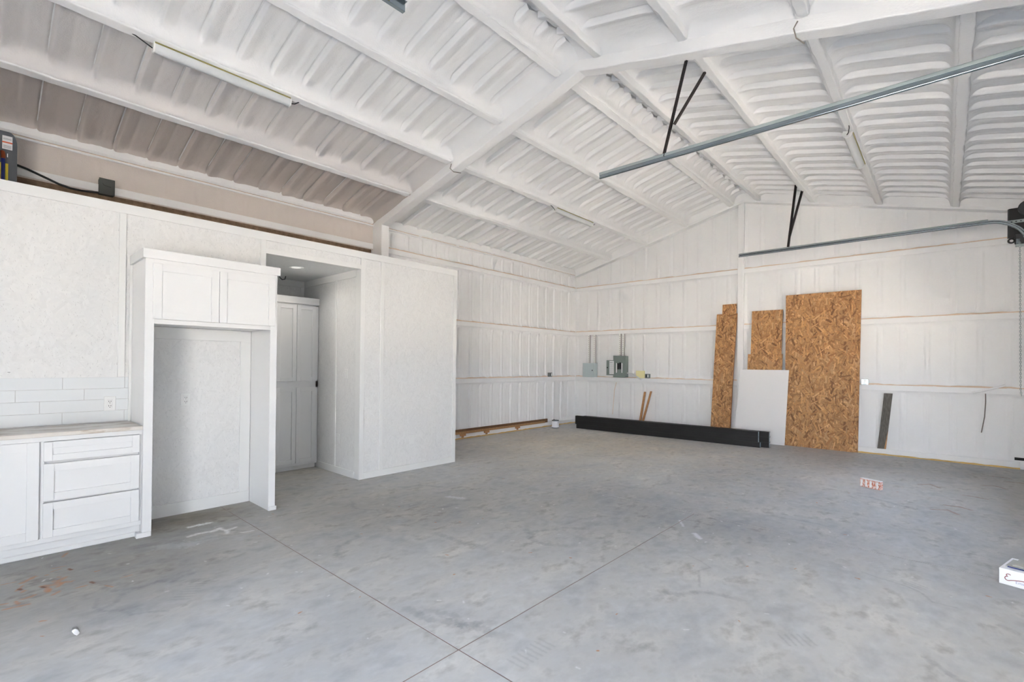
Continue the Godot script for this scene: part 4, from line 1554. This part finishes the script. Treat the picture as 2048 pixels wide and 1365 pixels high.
func build_leaning_boards() -> void:
	var os: Material = M.strand_board
	var g := "strand boards leaning on the gable wall"
	sheet("strand_board_sheet", "tall full sheet of brown strand board leaning on the gable wall", "board", os, [Vector3(-2.215, 0.0, -10.06), Vector3(-1.165, 0.0, -10.06), Vector3(-1.14, 2.785, -10.075), Vector3(-2.213, 2.785, -10.075)], 0.012, g)
	sheet("strand_board_sheet", "strand board sheet showing only its right edge behind the tall full sheet", "board", os, [Vector3(-2.15, 0.0, -10.082), Vector3(-1.107, 0.0, -10.082), Vector3(-1.068, 2.787, -10.096), Vector3(-2.14, 2.787, -10.096)], 0.012, g)
	sheet("strand_board_strip", "narrow tall strand board strip leaning left of the wall column", "board", os, [Vector3(-3.558, 0.0, -10.0), Vector3(-3.19, 0.0, -10.0), Vector3(-3.065, 2.505, -10.045), Vector3(-3.452, 2.505, -10.045)], 0.03, g)
	sheet("strand_board_strip", "narrower strand board strip whose top shows above the tall strip", "board", os, [Vector3(-3.45, 0.0, -10.04), Vector3(-3.18, 0.0, -10.04), Vector3(-3.085, 2.70, -10.08), Vector3(-3.352, 2.70, -10.08)], 0.012, g)
	sheet("strand_board_offcut", "rectangular strand board offcut standing right of the wall column", "board", os, [Vector3(-2.85, 0.0, -10.05), Vector3(-2.32, 0.0, -10.05), Vector3(-2.265, 2.53, -10.085), Vector3(-2.80, 2.53, -10.085)], 0.012, g)
	sheet("strand_board_offcut", "lower strand board offcut just above the white drywall piece", "board", os, [Vector3(-2.905, 0.0, -10.025), Vector3(-2.29, 0.0, -10.025), Vector3(-2.26, 1.695, -10.06), Vector3(-2.862, 1.695, -10.06)], 0.012, g)
	sheet("drywall_piece", "white square drywall piece leaning in front of the strand boards", "drywall", M.drywall, [Vector3(-3.08, 0.0, -9.94), Vector3(-2.205, 0.0, -10.0), Vector3(-2.145, 1.395, -10.03), Vector3(-2.985, 1.395, -10.03)], 0.013)
	var p := sheet("weathered_plank", "short grey weathered plank with an orange edge leaning under the girt", "plank", M.weathered_plank, [Vector3(-0.842, 0.105, -10.10), Vector3(-0.728, 0.105, -10.10), Vector3(-0.645, 1.03, -10.125), Vector3(-0.757, 1.03, -10.125)], 0.02)
	var st := new_st()
	var o := -p.position
	add_slab(st, [Vector3(-0.752, 0.106, -10.0985) + o, Vector3(-0.7275, 0.106, -10.0985) + o, Vector3(-0.700, 0.42, -10.107) + o, Vector3(-0.714, 0.30, -10.104) + o], Vector3(0, 0, -0.01))
	put("split_edge", st.commit(), M.lumber_pink, p)
	sheet("wood_stick", "thin pale stick leaning nearly upright behind the dark channels", "stick", M.lumber_pink, [Vector3(-5.19, 0.0, -10.05), Vector3(-5.14, 0.0, -10.05), Vector3(-5.015, 0.862, -10.09), Vector3(-5.06, 0.862, -10.09)], 0.02, "sticks behind the dark channels")
	sheet("wood_stick", "thin pale stick leaning further over to the right behind the dark channels", "stick", M.lumber_pink, [Vector3(-5.13, 0.0, -10.02), Vector3(-5.08, 0.0, -10.02), Vector3(-4.87, 0.88, -10.09), Vector3(-4.91, 0.88, -10.09)], 0.02, "sticks behind the dark channels")


# ---------------------------------------------------------------- things on the floor
func build_floor_things() -> void:
	# long dark channels, three high in two columns
	var labels := [["dark bronze steel channel at the bottom of the front column by the gable wall", "dark bronze steel channel in the middle of the front column by the gable wall", "dark bronze steel channel on top of the front column by the gable wall"],
		["dark bronze steel channel at the bottom of the rear column, its end jutting right", "dark bronze steel channel in the middle of the rear column, its end jutting right", "dark bronze steel channel on top of the rear column, its end jutting right"]]
	var dir := (Vector3(-2.466, 0, -9.40) - Vector3(-6.30, 0, -9.24)).normalized()
	var side := Vector3.UP.cross(dir)
	for c in 2:
		for k in 3:
			var start: Vector3 = Vector3(-6.33, 0, -9.235) + dir * (([0.03, 0.0, 0.0][k] if c == 0 else 0.0) + 0.155 * c) - Vector3(0, 0, 0.092 * c)
			var len_ := 3.84
			var o := thing("steel_channel", labels[c][k], "channel", start + Vector3(0, 0.0955 * k, 0), "dark steel channels stacked by the gable wall")
			var y0 := 0.0
			var st := new_st()
			# box-like channel: web to the room, lips at top and bottom
			var prof := [Vector2(0, y0), Vector2(0.0, y0 + 0.094), Vector2(-0.075, y0 + 0.094), Vector2(-0.075, y0 + 0.08), Vector2(-0.071, y0 + 0.08), Vector2(-0.071, y0 + 0.09), Vector2(-0.004, y0 + 0.09), Vector2(-0.004, y0 + 0.004), Vector2(-0.071, y0 + 0.004), Vector2(-0.071, y0 + 0.014), Vector2(-0.075, y0 + 0.014), Vector2(-0.075, y0)]
			add_sweep(st, prof, Vector3.ZERO, dir * len_, Vector3(0, 0, 1), Vector3.UP)
			put("channel_body", st.commit(), M.bronze_channel, o)
			var es := new_st()
			add_slab(es, [dir * len_ + Vector3(0, y0 + 0.002, 0.001), dir * len_ + Vector3(0, y0 + 0.002, -0.05), dir * len_ + Vector3(0, y0 + 0.092, -0.05), dir * len_ + Vector3(0, y0 + 0.092, 0.001)], dir * 0.002)
			put("cut_end", es.commit(), M.mill_end, o)
	# brick standing on edge, cored
	var b := thing("loose_brick", "single mortar-smeared red brick lying alone on the concrete floor", "brick", Vector3(-0.66, 0, -7.24))
	b.rotation.y = -0.42
	var bs := new_st()
	add_box(bs, Vector3(-0.112, 0, -0.03), Vector3(0.112, 0.098, 0.03), 0.004)
	put("brick_body", bs.commit(), M.brick_clay, b)
	put("mortar", box(Vector3(-0.112, 0.092, -0.029), Vector3(0.112, 0.104, 0.026), 0.004), M.paper, b)
	for k in 4:
		put("mortar", box(Vector3(-0.105 + k * 0.052 + (0.02 if k > 2 else 0.0), 0.01, 0.026), Vector3(-0.082 + k * 0.052 + (0.02 if k > 2 else 0.0), 0.09, 0.0325), 0.003), M.drywall, b)
	# flooring carton with two tiles on top
	var c := thing("tile_carton", "white printed tile carton cut off by the frame on the right", "carton", Vector3(0.276, 0, -4.666))
	c.rotation.y = -0.27
	put("carton_body", box(Vector3(0, 0, -0.31), Vector3(0.62, 0.104, 0.0), 0.002), M.carton, c)
	var sw := []
	for k in 25:
		# a swung E: two bowls then a long tail
		var t := k / 24.0
		var p: Vector2
		if t < 0.3:
			var a := lerpf(0.35, PI * 1.45, t / 0.3)
			p = Vector2(0.046 + cos(a) * 0.0105, 0.067 + sin(a) * 0.0085)
		elif t < 0.65:
			var a := lerpf(PI * 0.6, PI * 1.75, (t - 0.3) / 0.35)
			p = Vector2(0.043 + cos(a) * 0.0145, 0.045 + sin(a) * 0.0135)
		else:
			var u := (t - 0.65) / 0.35
			p = Vector2(0.053 + u * 0.10, 0.0355 + sin(u * 2.0) * 0.016 - u * 0.002)
		sw.append(Vector3(p.x, p.y, 0.0))
	put("logo", tube(sw, 0.0026, 6), M.red_print, c)
	var tm := TextMesh.new()
	tm.text = "Emser"
	var fnt := SystemFont.new()
	fnt.font_names = PackedStringArray(["Droid Sans"])
	tm.font = fnt
	tm.font_size = 22
	tm.pixel_size = 0.0010
	tm.depth = 0.0008
	tm.horizontal_alignment = HORIZONTAL_ALIGNMENT_LEFT
	put("lettering", tm, M.violet_print, c, Vector3(0.079, 0.031, 0.0003))
	var s := thing("floor_tile_sample", "grey tile with a blue-edged cover lying on the white carton", "tile", Vector3(0.276, 0.104, -4.666))
	s.rotation.y = -0.27
	put("sample_tile", box(Vector3(0.02, 0, -0.24), Vector3(0.6, 0.010, -0.055), 0.001), M.grey_tile, s)
	put("blue_edge", box(Vector3(0.03, 0.001, -0.0545), Vector3(0.6, 0.009, -0.052), 0.0005), M.blue_pipe, s)
	put("upper_tile", box(Vector3(0.05, 0.0105, -0.25), Vector3(0.6, 0.021, -0.07), 0.001), M.grey_tile, s)
	# paint can
	var cn := thing("paint_can", "white-labelled gallon paint can by the left wall", "can", Vector3(-6.648, 0, -8.90))
	var ct := new_st()
	add_lathe(ct, [Vector2(0, 0.0), Vector2(0.080, 0.0), Vector2(0.083, 0.004), Vector2(0.083, 0.012), Vector2(0.080, 0.016), Vector2(0.080, 0.172), Vector2(0.083, 0.176), Vector2(0.083, 0.184), Vector2(0.076, 0.186), Vector2(0.070, 0.178), Vector2(0.062, 0.180), Vector2(0, 0.180)], 32)
	put("can_body", ct.commit(), M.galvanised, cn)
	var lb := new_st()
	add_lathe(lb, [Vector2(0.0805, 0.022), Vector2(0.0812, 0.022), Vector2(0.0812, 0.166), Vector2(0.0805, 0.166)], 32)
	put("paper_label", lb.commit(), M.carton, cn)
	var hd := []
	for k in 13:
		var a := PI * k / 12.0
		hd.append(Vector3(cos(a) * 0.084, 0.15 - sin(a) * 0.07, sin(a) * 0.05))
	put("handle", tube(hd, 0.0022, 6), M.wire, cn)
	# boards lying along the left wall
	var lw := [["long brown board lying on the base angle along the left wall", -5.05, -8.95, 0.105, 0.0, 0.085, M.brown_board], ["long paler lumber strip in front of the brown board along the left wall", -5.05, -8.80, 0.107, 0.042, 0.045, M.lumber]]
	for l: Array in lw:
		var o := thing("lumber_strip", l[0], "lumber", Vector3(LEFT + 0.04 + float(l[4]), float(l[3]), (float(l[1]) + float(l[2])) * 0.5), "lumber along the left wall")
		var half: float = (float(l[1]) - float(l[2])) * 0.5
		put("strip", box(Vector3(-0.035 if float(l[4]) == 0.0 else -0.04, 0, -half), Vector3(0.0, l[5], half), 0.003), l[6], o)
	var sp := [[-6.05, 0.10], [-6.95, 0.09], [-7.75, 0.10], [-5.2, 0.13]]
	for k in 4:
		var o := thing("wood_offcut", ["pale wood offcut wedged under the lumber strip at its middle", "small wood offcut under the lumber strip toward the partition", "wood offcut under the lumber strip nearest the paint can", "splintered wood scrap at the partition end of the lumber strip"][[0, 1, 2, 3][k]], "offcut", Vector3(LEFT + 0.012, 0.028, [-6.95, -6.3, -7.9, -5.9][k]), "wood offcuts along the left wall")
		put("scrap", box(Vector3(0, 0.03, -0.07), Vector3(0.03, 0.078, 0.07), 0.004), M.lumber_pink, o)
		put("splinter", box(Vector3(0.005, 0.0, -0.02), Vector3(0.025, 0.032, 0.03), 0.003), M.lumber, o)
	var t2 := thing("wood_offcut", "brown stick end poking out right of the paint can", "offcut", Vector3(LEFT + 0.05, 0.0, -9.12), "wood offcuts along the left wall")
	var ts := new_st()
	add_box(ts, Vector3(-0.02, 0, -0.02), Vector3(0.02, 0.16, 0.02), 0.003, Transform3D(Basis(Vector3(1, 0, 0), -0.5), Vector3(0, 0.012, 0)))
	put("scrap", ts.commit(), M.brown_board, t2)
	# crumpled scrap near the camera
	var sc := thing("white_scrap", "small crumpled white scrap on the floor near the cabinets", "scrap", Vector3(-3.46, 0, -0.37))
	var ss := new_st()
	var r := RandomNumberGenerator.new()
	r.seed = 5
	var rows := 7
	var cols := 9
	var pts := []
	for i in rows:
		for j in cols:
			var th := PI * i / (rows - 1.0)
			var ph := TAU * j / (cols - 1.0)
			var k := 1.0 + noise.get_noise_2d(cos(ph) * 2.0 + i, sin(ph) * 2.0) * 0.7
			pts.append(Vector3(cos(ph) * sin(th) * 0.05 * k, maxf(0.0, 0.004 + cos(th) * 0.009 * k), sin(ph) * sin(th) * 0.015 * k))
	for i in rows - 1:
		for j in cols - 1:
			var a: Vector3 = pts[i * cols + j]
			var bq: Vector3 = pts[i * cols + j + 1]
			var cq: Vector3 = pts[(i + 1) * cols + j + 1]
			var dq: Vector3 = pts[(i + 1) * cols + j]
			var m := (a + bq + cq + dq) * 0.25 - Vector3(0, 0.01, 0)
			quad(ss, a, bq, cq, dq, m.normalized())
	put("scrap_body", ss.commit(), M.scrap_white, sc)


# ---------------------------------------------------------------- electrics on the far walls
func build_electrics() -> void:
	var zf := BACK + 0.15
	var a := thing("control_box", "pale grey square control box on the gable wall nearest the corner", "electrical box", Vector3(-6.47, 1.165, BACK + 0.002))
	put("box_body", box(Vector3(-0.155, 0, 0.0), Vector3(0.165, 0.335, 0.13), 0.004), M.panel_grey, a)
	put("door", box(Vector3(-0.165, -0.005, 0.131), Vector3(0.155, 0.335, 0.148), 0.004), M.panel_grey, a)
	put("latch", box(Vector3(0.10, 0.145, 0.147), Vector3(0.122, 0.175, 0.155), 0.004), M.black, a)
	var b := thing("breaker_panel", "grey-green breaker panel with its small door swung open to the left", "electrical panel", Vector3(-5.63, 1.17, BACK + 0.002))
	put("box_body", box(Vector3(-0.155, 0.005, 0.0), Vector3(0.155, 0.50, 0.13), 0.003), M.panel_green, b)
	put("cover", box(Vector3(-0.16, 0, 0.13), Vector3(0.16, 0.505, 0.143), 0.004), M.panel_green, b)
	put("breaker_well", box(Vector3(-0.085, 0.11, 0.142), Vector3(0.085, 0.335, 0.1445), 0.001), M.charcoal, b)
	for s: float in [-1.0, 1.0]:
		put("number_strip", box(Vector3(s * 0.07 - 0.013, 0.11, 0.144), Vector3(s * 0.07 + 0.013, 0.335, 0.146), 0.0005), M.paper, b)
		for k in 6:
			put("breaker", box(Vector3(s * 0.026 - 0.022, 0.195 + k * 0.023 + (0.02 if s > 0 else 0.0), 0.144), Vector3(s * 0.026 + 0.022, 0.2155 + k * 0.023 + (0.02 if s > 0 else 0.0), 0.15), 0.002), M.black, b)
	put("lower_plate", box(Vector3(-0.05, 0.11, 0.144), Vector3(0.05, 0.19, 0.147), 0.001), M.panel_green, b)
	var dr := put("door", box(Vector3(-0.335, 0.05, 0.143), Vector3(-0.115, 0.40, 0.153), 0.003), M.panel_green, b)
	put("directory_card", box(Vector3(-0.255, 0.075, 0.153), Vector3(-0.135, 0.385, 0.1545), 0.0), M.paper, dr)
	put("latch", box(Vector3(-0.325, 0.215, 0.153), Vector3(-0.29, 0.24, 0.158), 0.002), M.black, dr)
	put("card_print", box(Vector3(-0.245, 0.34, 0.1545), Vector3(-0.165, 0.35, 0.1549), 0.0), M.grey_print, dr)
	for k in 9:
		put("card_print", box(Vector3(-0.245, 0.11 + k * 0.024, 0.1545), Vector3(-0.15, 0.1125 + k * 0.024, 0.1549), 0.0), M.grey_print, dr)
	# struts and conduits up to the girt
	for k in 4:
		var x: float = [-6.525, -6.365, -5.67, -5.585][k]
		var y0: float = [1.503, 1.503, 1.677, 1.677][k]
		var s := thing("strut_rail", ["slotted steel strut above the left side of the pale control box", "slotted steel strut above the right side of the pale control box", "slotted steel strut above the left side of the breaker panel", "slotted steel strut above the right side of the breaker panel"][k], "strut", Vector3(x, y0, BACK + 0.03), "slotted struts above the electrical boxes")
		var h := 2.19 - y0
		var st := new_st()
		add_sweep(st, [Vector2(-0.02, 0), Vector2(-0.02, 0.03), Vector2(0.02, 0.03), Vector2(0.02, 0), Vector2(0.018, 0), Vector2(0.018, 0.028), Vector2(-0.018, 0.028), Vector2(-0.018, 0)], Vector3.ZERO, Vector3(0, h, 0), Vector3.RIGHT, Vector3(0, 0, 1))
		put("channel", st.commit(), M.strut_white, s)
		var n := int(h / 0.048)
		for q in n:
			put("slot", box(Vector3(-0.005, 0.016 + q * 0.048, 0.0295), Vector3(0.005, 0.034 + q * 0.048, 0.0305), 0.0), M.box_grey, s)
		put("conduit", tube([Vector3(0.036, 0.0, 0.02), Vector3(0.036, h, 0.02)], 0.005, 8), M.conduit, s)
	put_tag("flex_conduit", tube([Vector3(-5.47, 1.275, BACK + 0.06), Vector3(-5.40, 1.275, BACK + 0.06), Vector3(-5.33, 1.255, BACK + 0.06), Vector3(-5.22, 1.195, BACK + 0.06), Vector3(-5.13, 1.135, BACK + 0.04)], 0.014, 10), M.white_plastic, "white conduit bending down from the breaker panel to the girt", "conduit")
	put_tag("foam_pad", box(Vector3(-5.275, 1.168, BACK - 0.01), Vector3(-5.06, 1.335, BACK + 0.02), 0.006), M.yellow_pad, "pale yellow foam scrap stuck behind the white conduit", "foam scrap")
	handy_box("small grey outlet box on the girt right of the yellow foam scrap", Vector3(-4.985, 1.168, BACK - 0.02), 0.0)
	handy_box("small grey outlet box on the left wall girt near the corner", Vector3(LEFT - 0.02, 1.167, -9.06), PI / 2)
	var o := thing("metal_outlet_box", "bright square metal outlet box beside the tall strand board", "outlet", Vector3(-1.015, 1.166, BACK - 0.02))
	put("box_body", box(Vector3(-0.05, 0, 0), Vector3(0.05, 0.09, 0.06), 0.012), M.galvanised, o)
	put("cover_plate", box(Vector3(-0.05, 0.0, 0.06), Vector3(0.05, 0.092, 0.066), 0.003), M.galvanised, o)
	put("receptacle", box(Vector3(-0.017, 0.016, 0.066), Vector3(0.017, 0.076, 0.07), 0.003), M.white_plastic, o)
	put_tag("hanging_wire", tube([Vector3(0.45, 1.08, BACK + 0.004), Vector3(0.452, 0.95, BACK - 0.01), Vector3(0.442, 0.73, BACK - 0.02), Vector3(0.408, 0.49, BACK - 0.02)], 0.006, 7), M.wire, "thin grey wire dangling under the girt beside the weathered plank", "wire")


func put_tag(called: String, mesh: Mesh, m: Material, label: String, category: String) -> void:
	tag(put(called, mesh, m, self), label, category)


func handy_box(label: String, at: Vector3, yaw: float) -> void:
	var o := thing("handy_box", label, "outlet", at, "small grey outlet boxes")
	o.rotation.y = yaw
	put("box_body", box(Vector3(-0.052, 0, 0), Vector3(0.052, 0.098, 0.055), 0.004), M.box_grey, o)
	put("cover_plate", box(Vector3(-0.05, 0.002, 0.055), Vector3(0.05, 0.1, 0.06), 0.003), M.box_grey, o)
	for s: float in [-1.0, 1.0]:
		put("receptacle", box(Vector3(s * 0.022 - 0.014, 0.02, 0.06), Vector3(s * 0.022 + 0.014, 0.082, 0.063), 0.004), M.white_plastic if s > 0 else M.charcoal, o)


# ---------------------------------------------------------------- water heater above the kitchen
func build_heater() -> void:
	var h := thing("water_heater", "grey wall water heater with warning labels above the kitchen partition", "water heater", Vector3(-6.93, 2.835, 0.0))
	var prof := []
	var pr := [Vector2(0.24, 0.0), Vector2(0.24, 0.70)]
	prof = [Vector2(0.30, 0), Vector2(-0.225, 0), Vector2(-0.238, 0.12), Vector2(-0.242, 0.30), Vector2(-0.242, 0.66)]
	for k in 7:
		var a := PI / 2 * k / 6.0
		prof.append(Vector2(-0.242 + 0.055 * (1 - cos(a)), 0.66 + 0.122 * sin(a)))
	prof.append(Vector2(0.30, 0.785))
	var st := new_st()
	add_sweep(st, prof, Vector3(0.0, 0, 0), Vector3(0.30, 0, 0), Vector3(0, 0, 1), Vector3.UP)
	put("casing", st.commit(), M.heater_grey, h)
	var lab := put("warning_label", box(Vector3(0.30, 0.615, -0.142), Vector3(0.302, 0.742, -0.209), 0.0), M.paper, h)
	put("orange_band", box(Vector3(0.302, 0.674, -0.142), Vector3(0.3028, 0.686, -0.209), 0.0), M.orange_print, lab)
	for k in 6:
		var py := 0.625 + k * 0.008 + (0.05 if k > 3 else 0.0)
		put("print_line", box(Vector3(0.302, py, -0.148), Vector3(0.3026, py + 0.003, -0.202), 0.0), M.grey_print, lab)
	put("yellow_label", box(Vector3(0.30, 0.20, -0.10), Vector3(0.302, 0.48, -0.183), 0.0), M.yellow_label, h)
	put("cold_pipe", tube([Vector3(0.325, 0.06, -0.149), Vector3(0.325, 0.515, -0.149)], 0.014, 14), M.blue_pipe, h)
	put("pipe_fitting", tube([Vector3(0.325, 0.515, -0.149), Vector3(0.325, 0.55, -0.149), Vector3(0.30, 0.585, -0.145)], 0.016, 14), M.copper, h)
	put("pipe_clip", box(Vector3(0.30, 0.54, -0.174), Vector3(0.306, 0.575, -0.18), 0.001), M.paper, h)
	var j := thing("junction_box", "dark olive junction box on the left wall above the partition", "electrical box", Vector3(LEFT + 0.005, 3.288, -0.945))
	put("box_body", box(Vector3(-0.03, 0, -0.065), Vector3(0.05, 0.168, 0.065), 0.004), M.olive_box, j)
	put("lid", box(Vector3(0.05, -0.004, -0.068), Vector3(0.058, 0.172, 0.068), 0.004), M.olive_box, j)
	put("embossed_mark", tube([Vector3(0.0585, 0.115, 0.038), Vector3(0.0585, 0.095, 0.025), Vector3(0.0585, 0.09, -0.01), Vector3(0.0585, 0.085, -0.035)], 0.003, 6), M.black, j)
	put_tag("power_cable", tube([Vector3(-6.93, 3.41, -0.24), Vector3(-6.91, 3.385, -0.32), Vector3(-6.90, 3.333, -0.455), Vector3(-6.90, 3.295, -0.56), Vector3(-6.90, 3.277, -0.647), Vector3(-6.90, 3.276, -0.74), Vector3(-6.90, 3.293, -0.882)], 0.011, 10), M.cable_grey, "dark grey cable sagging from the water heater to the junction box", "cable")
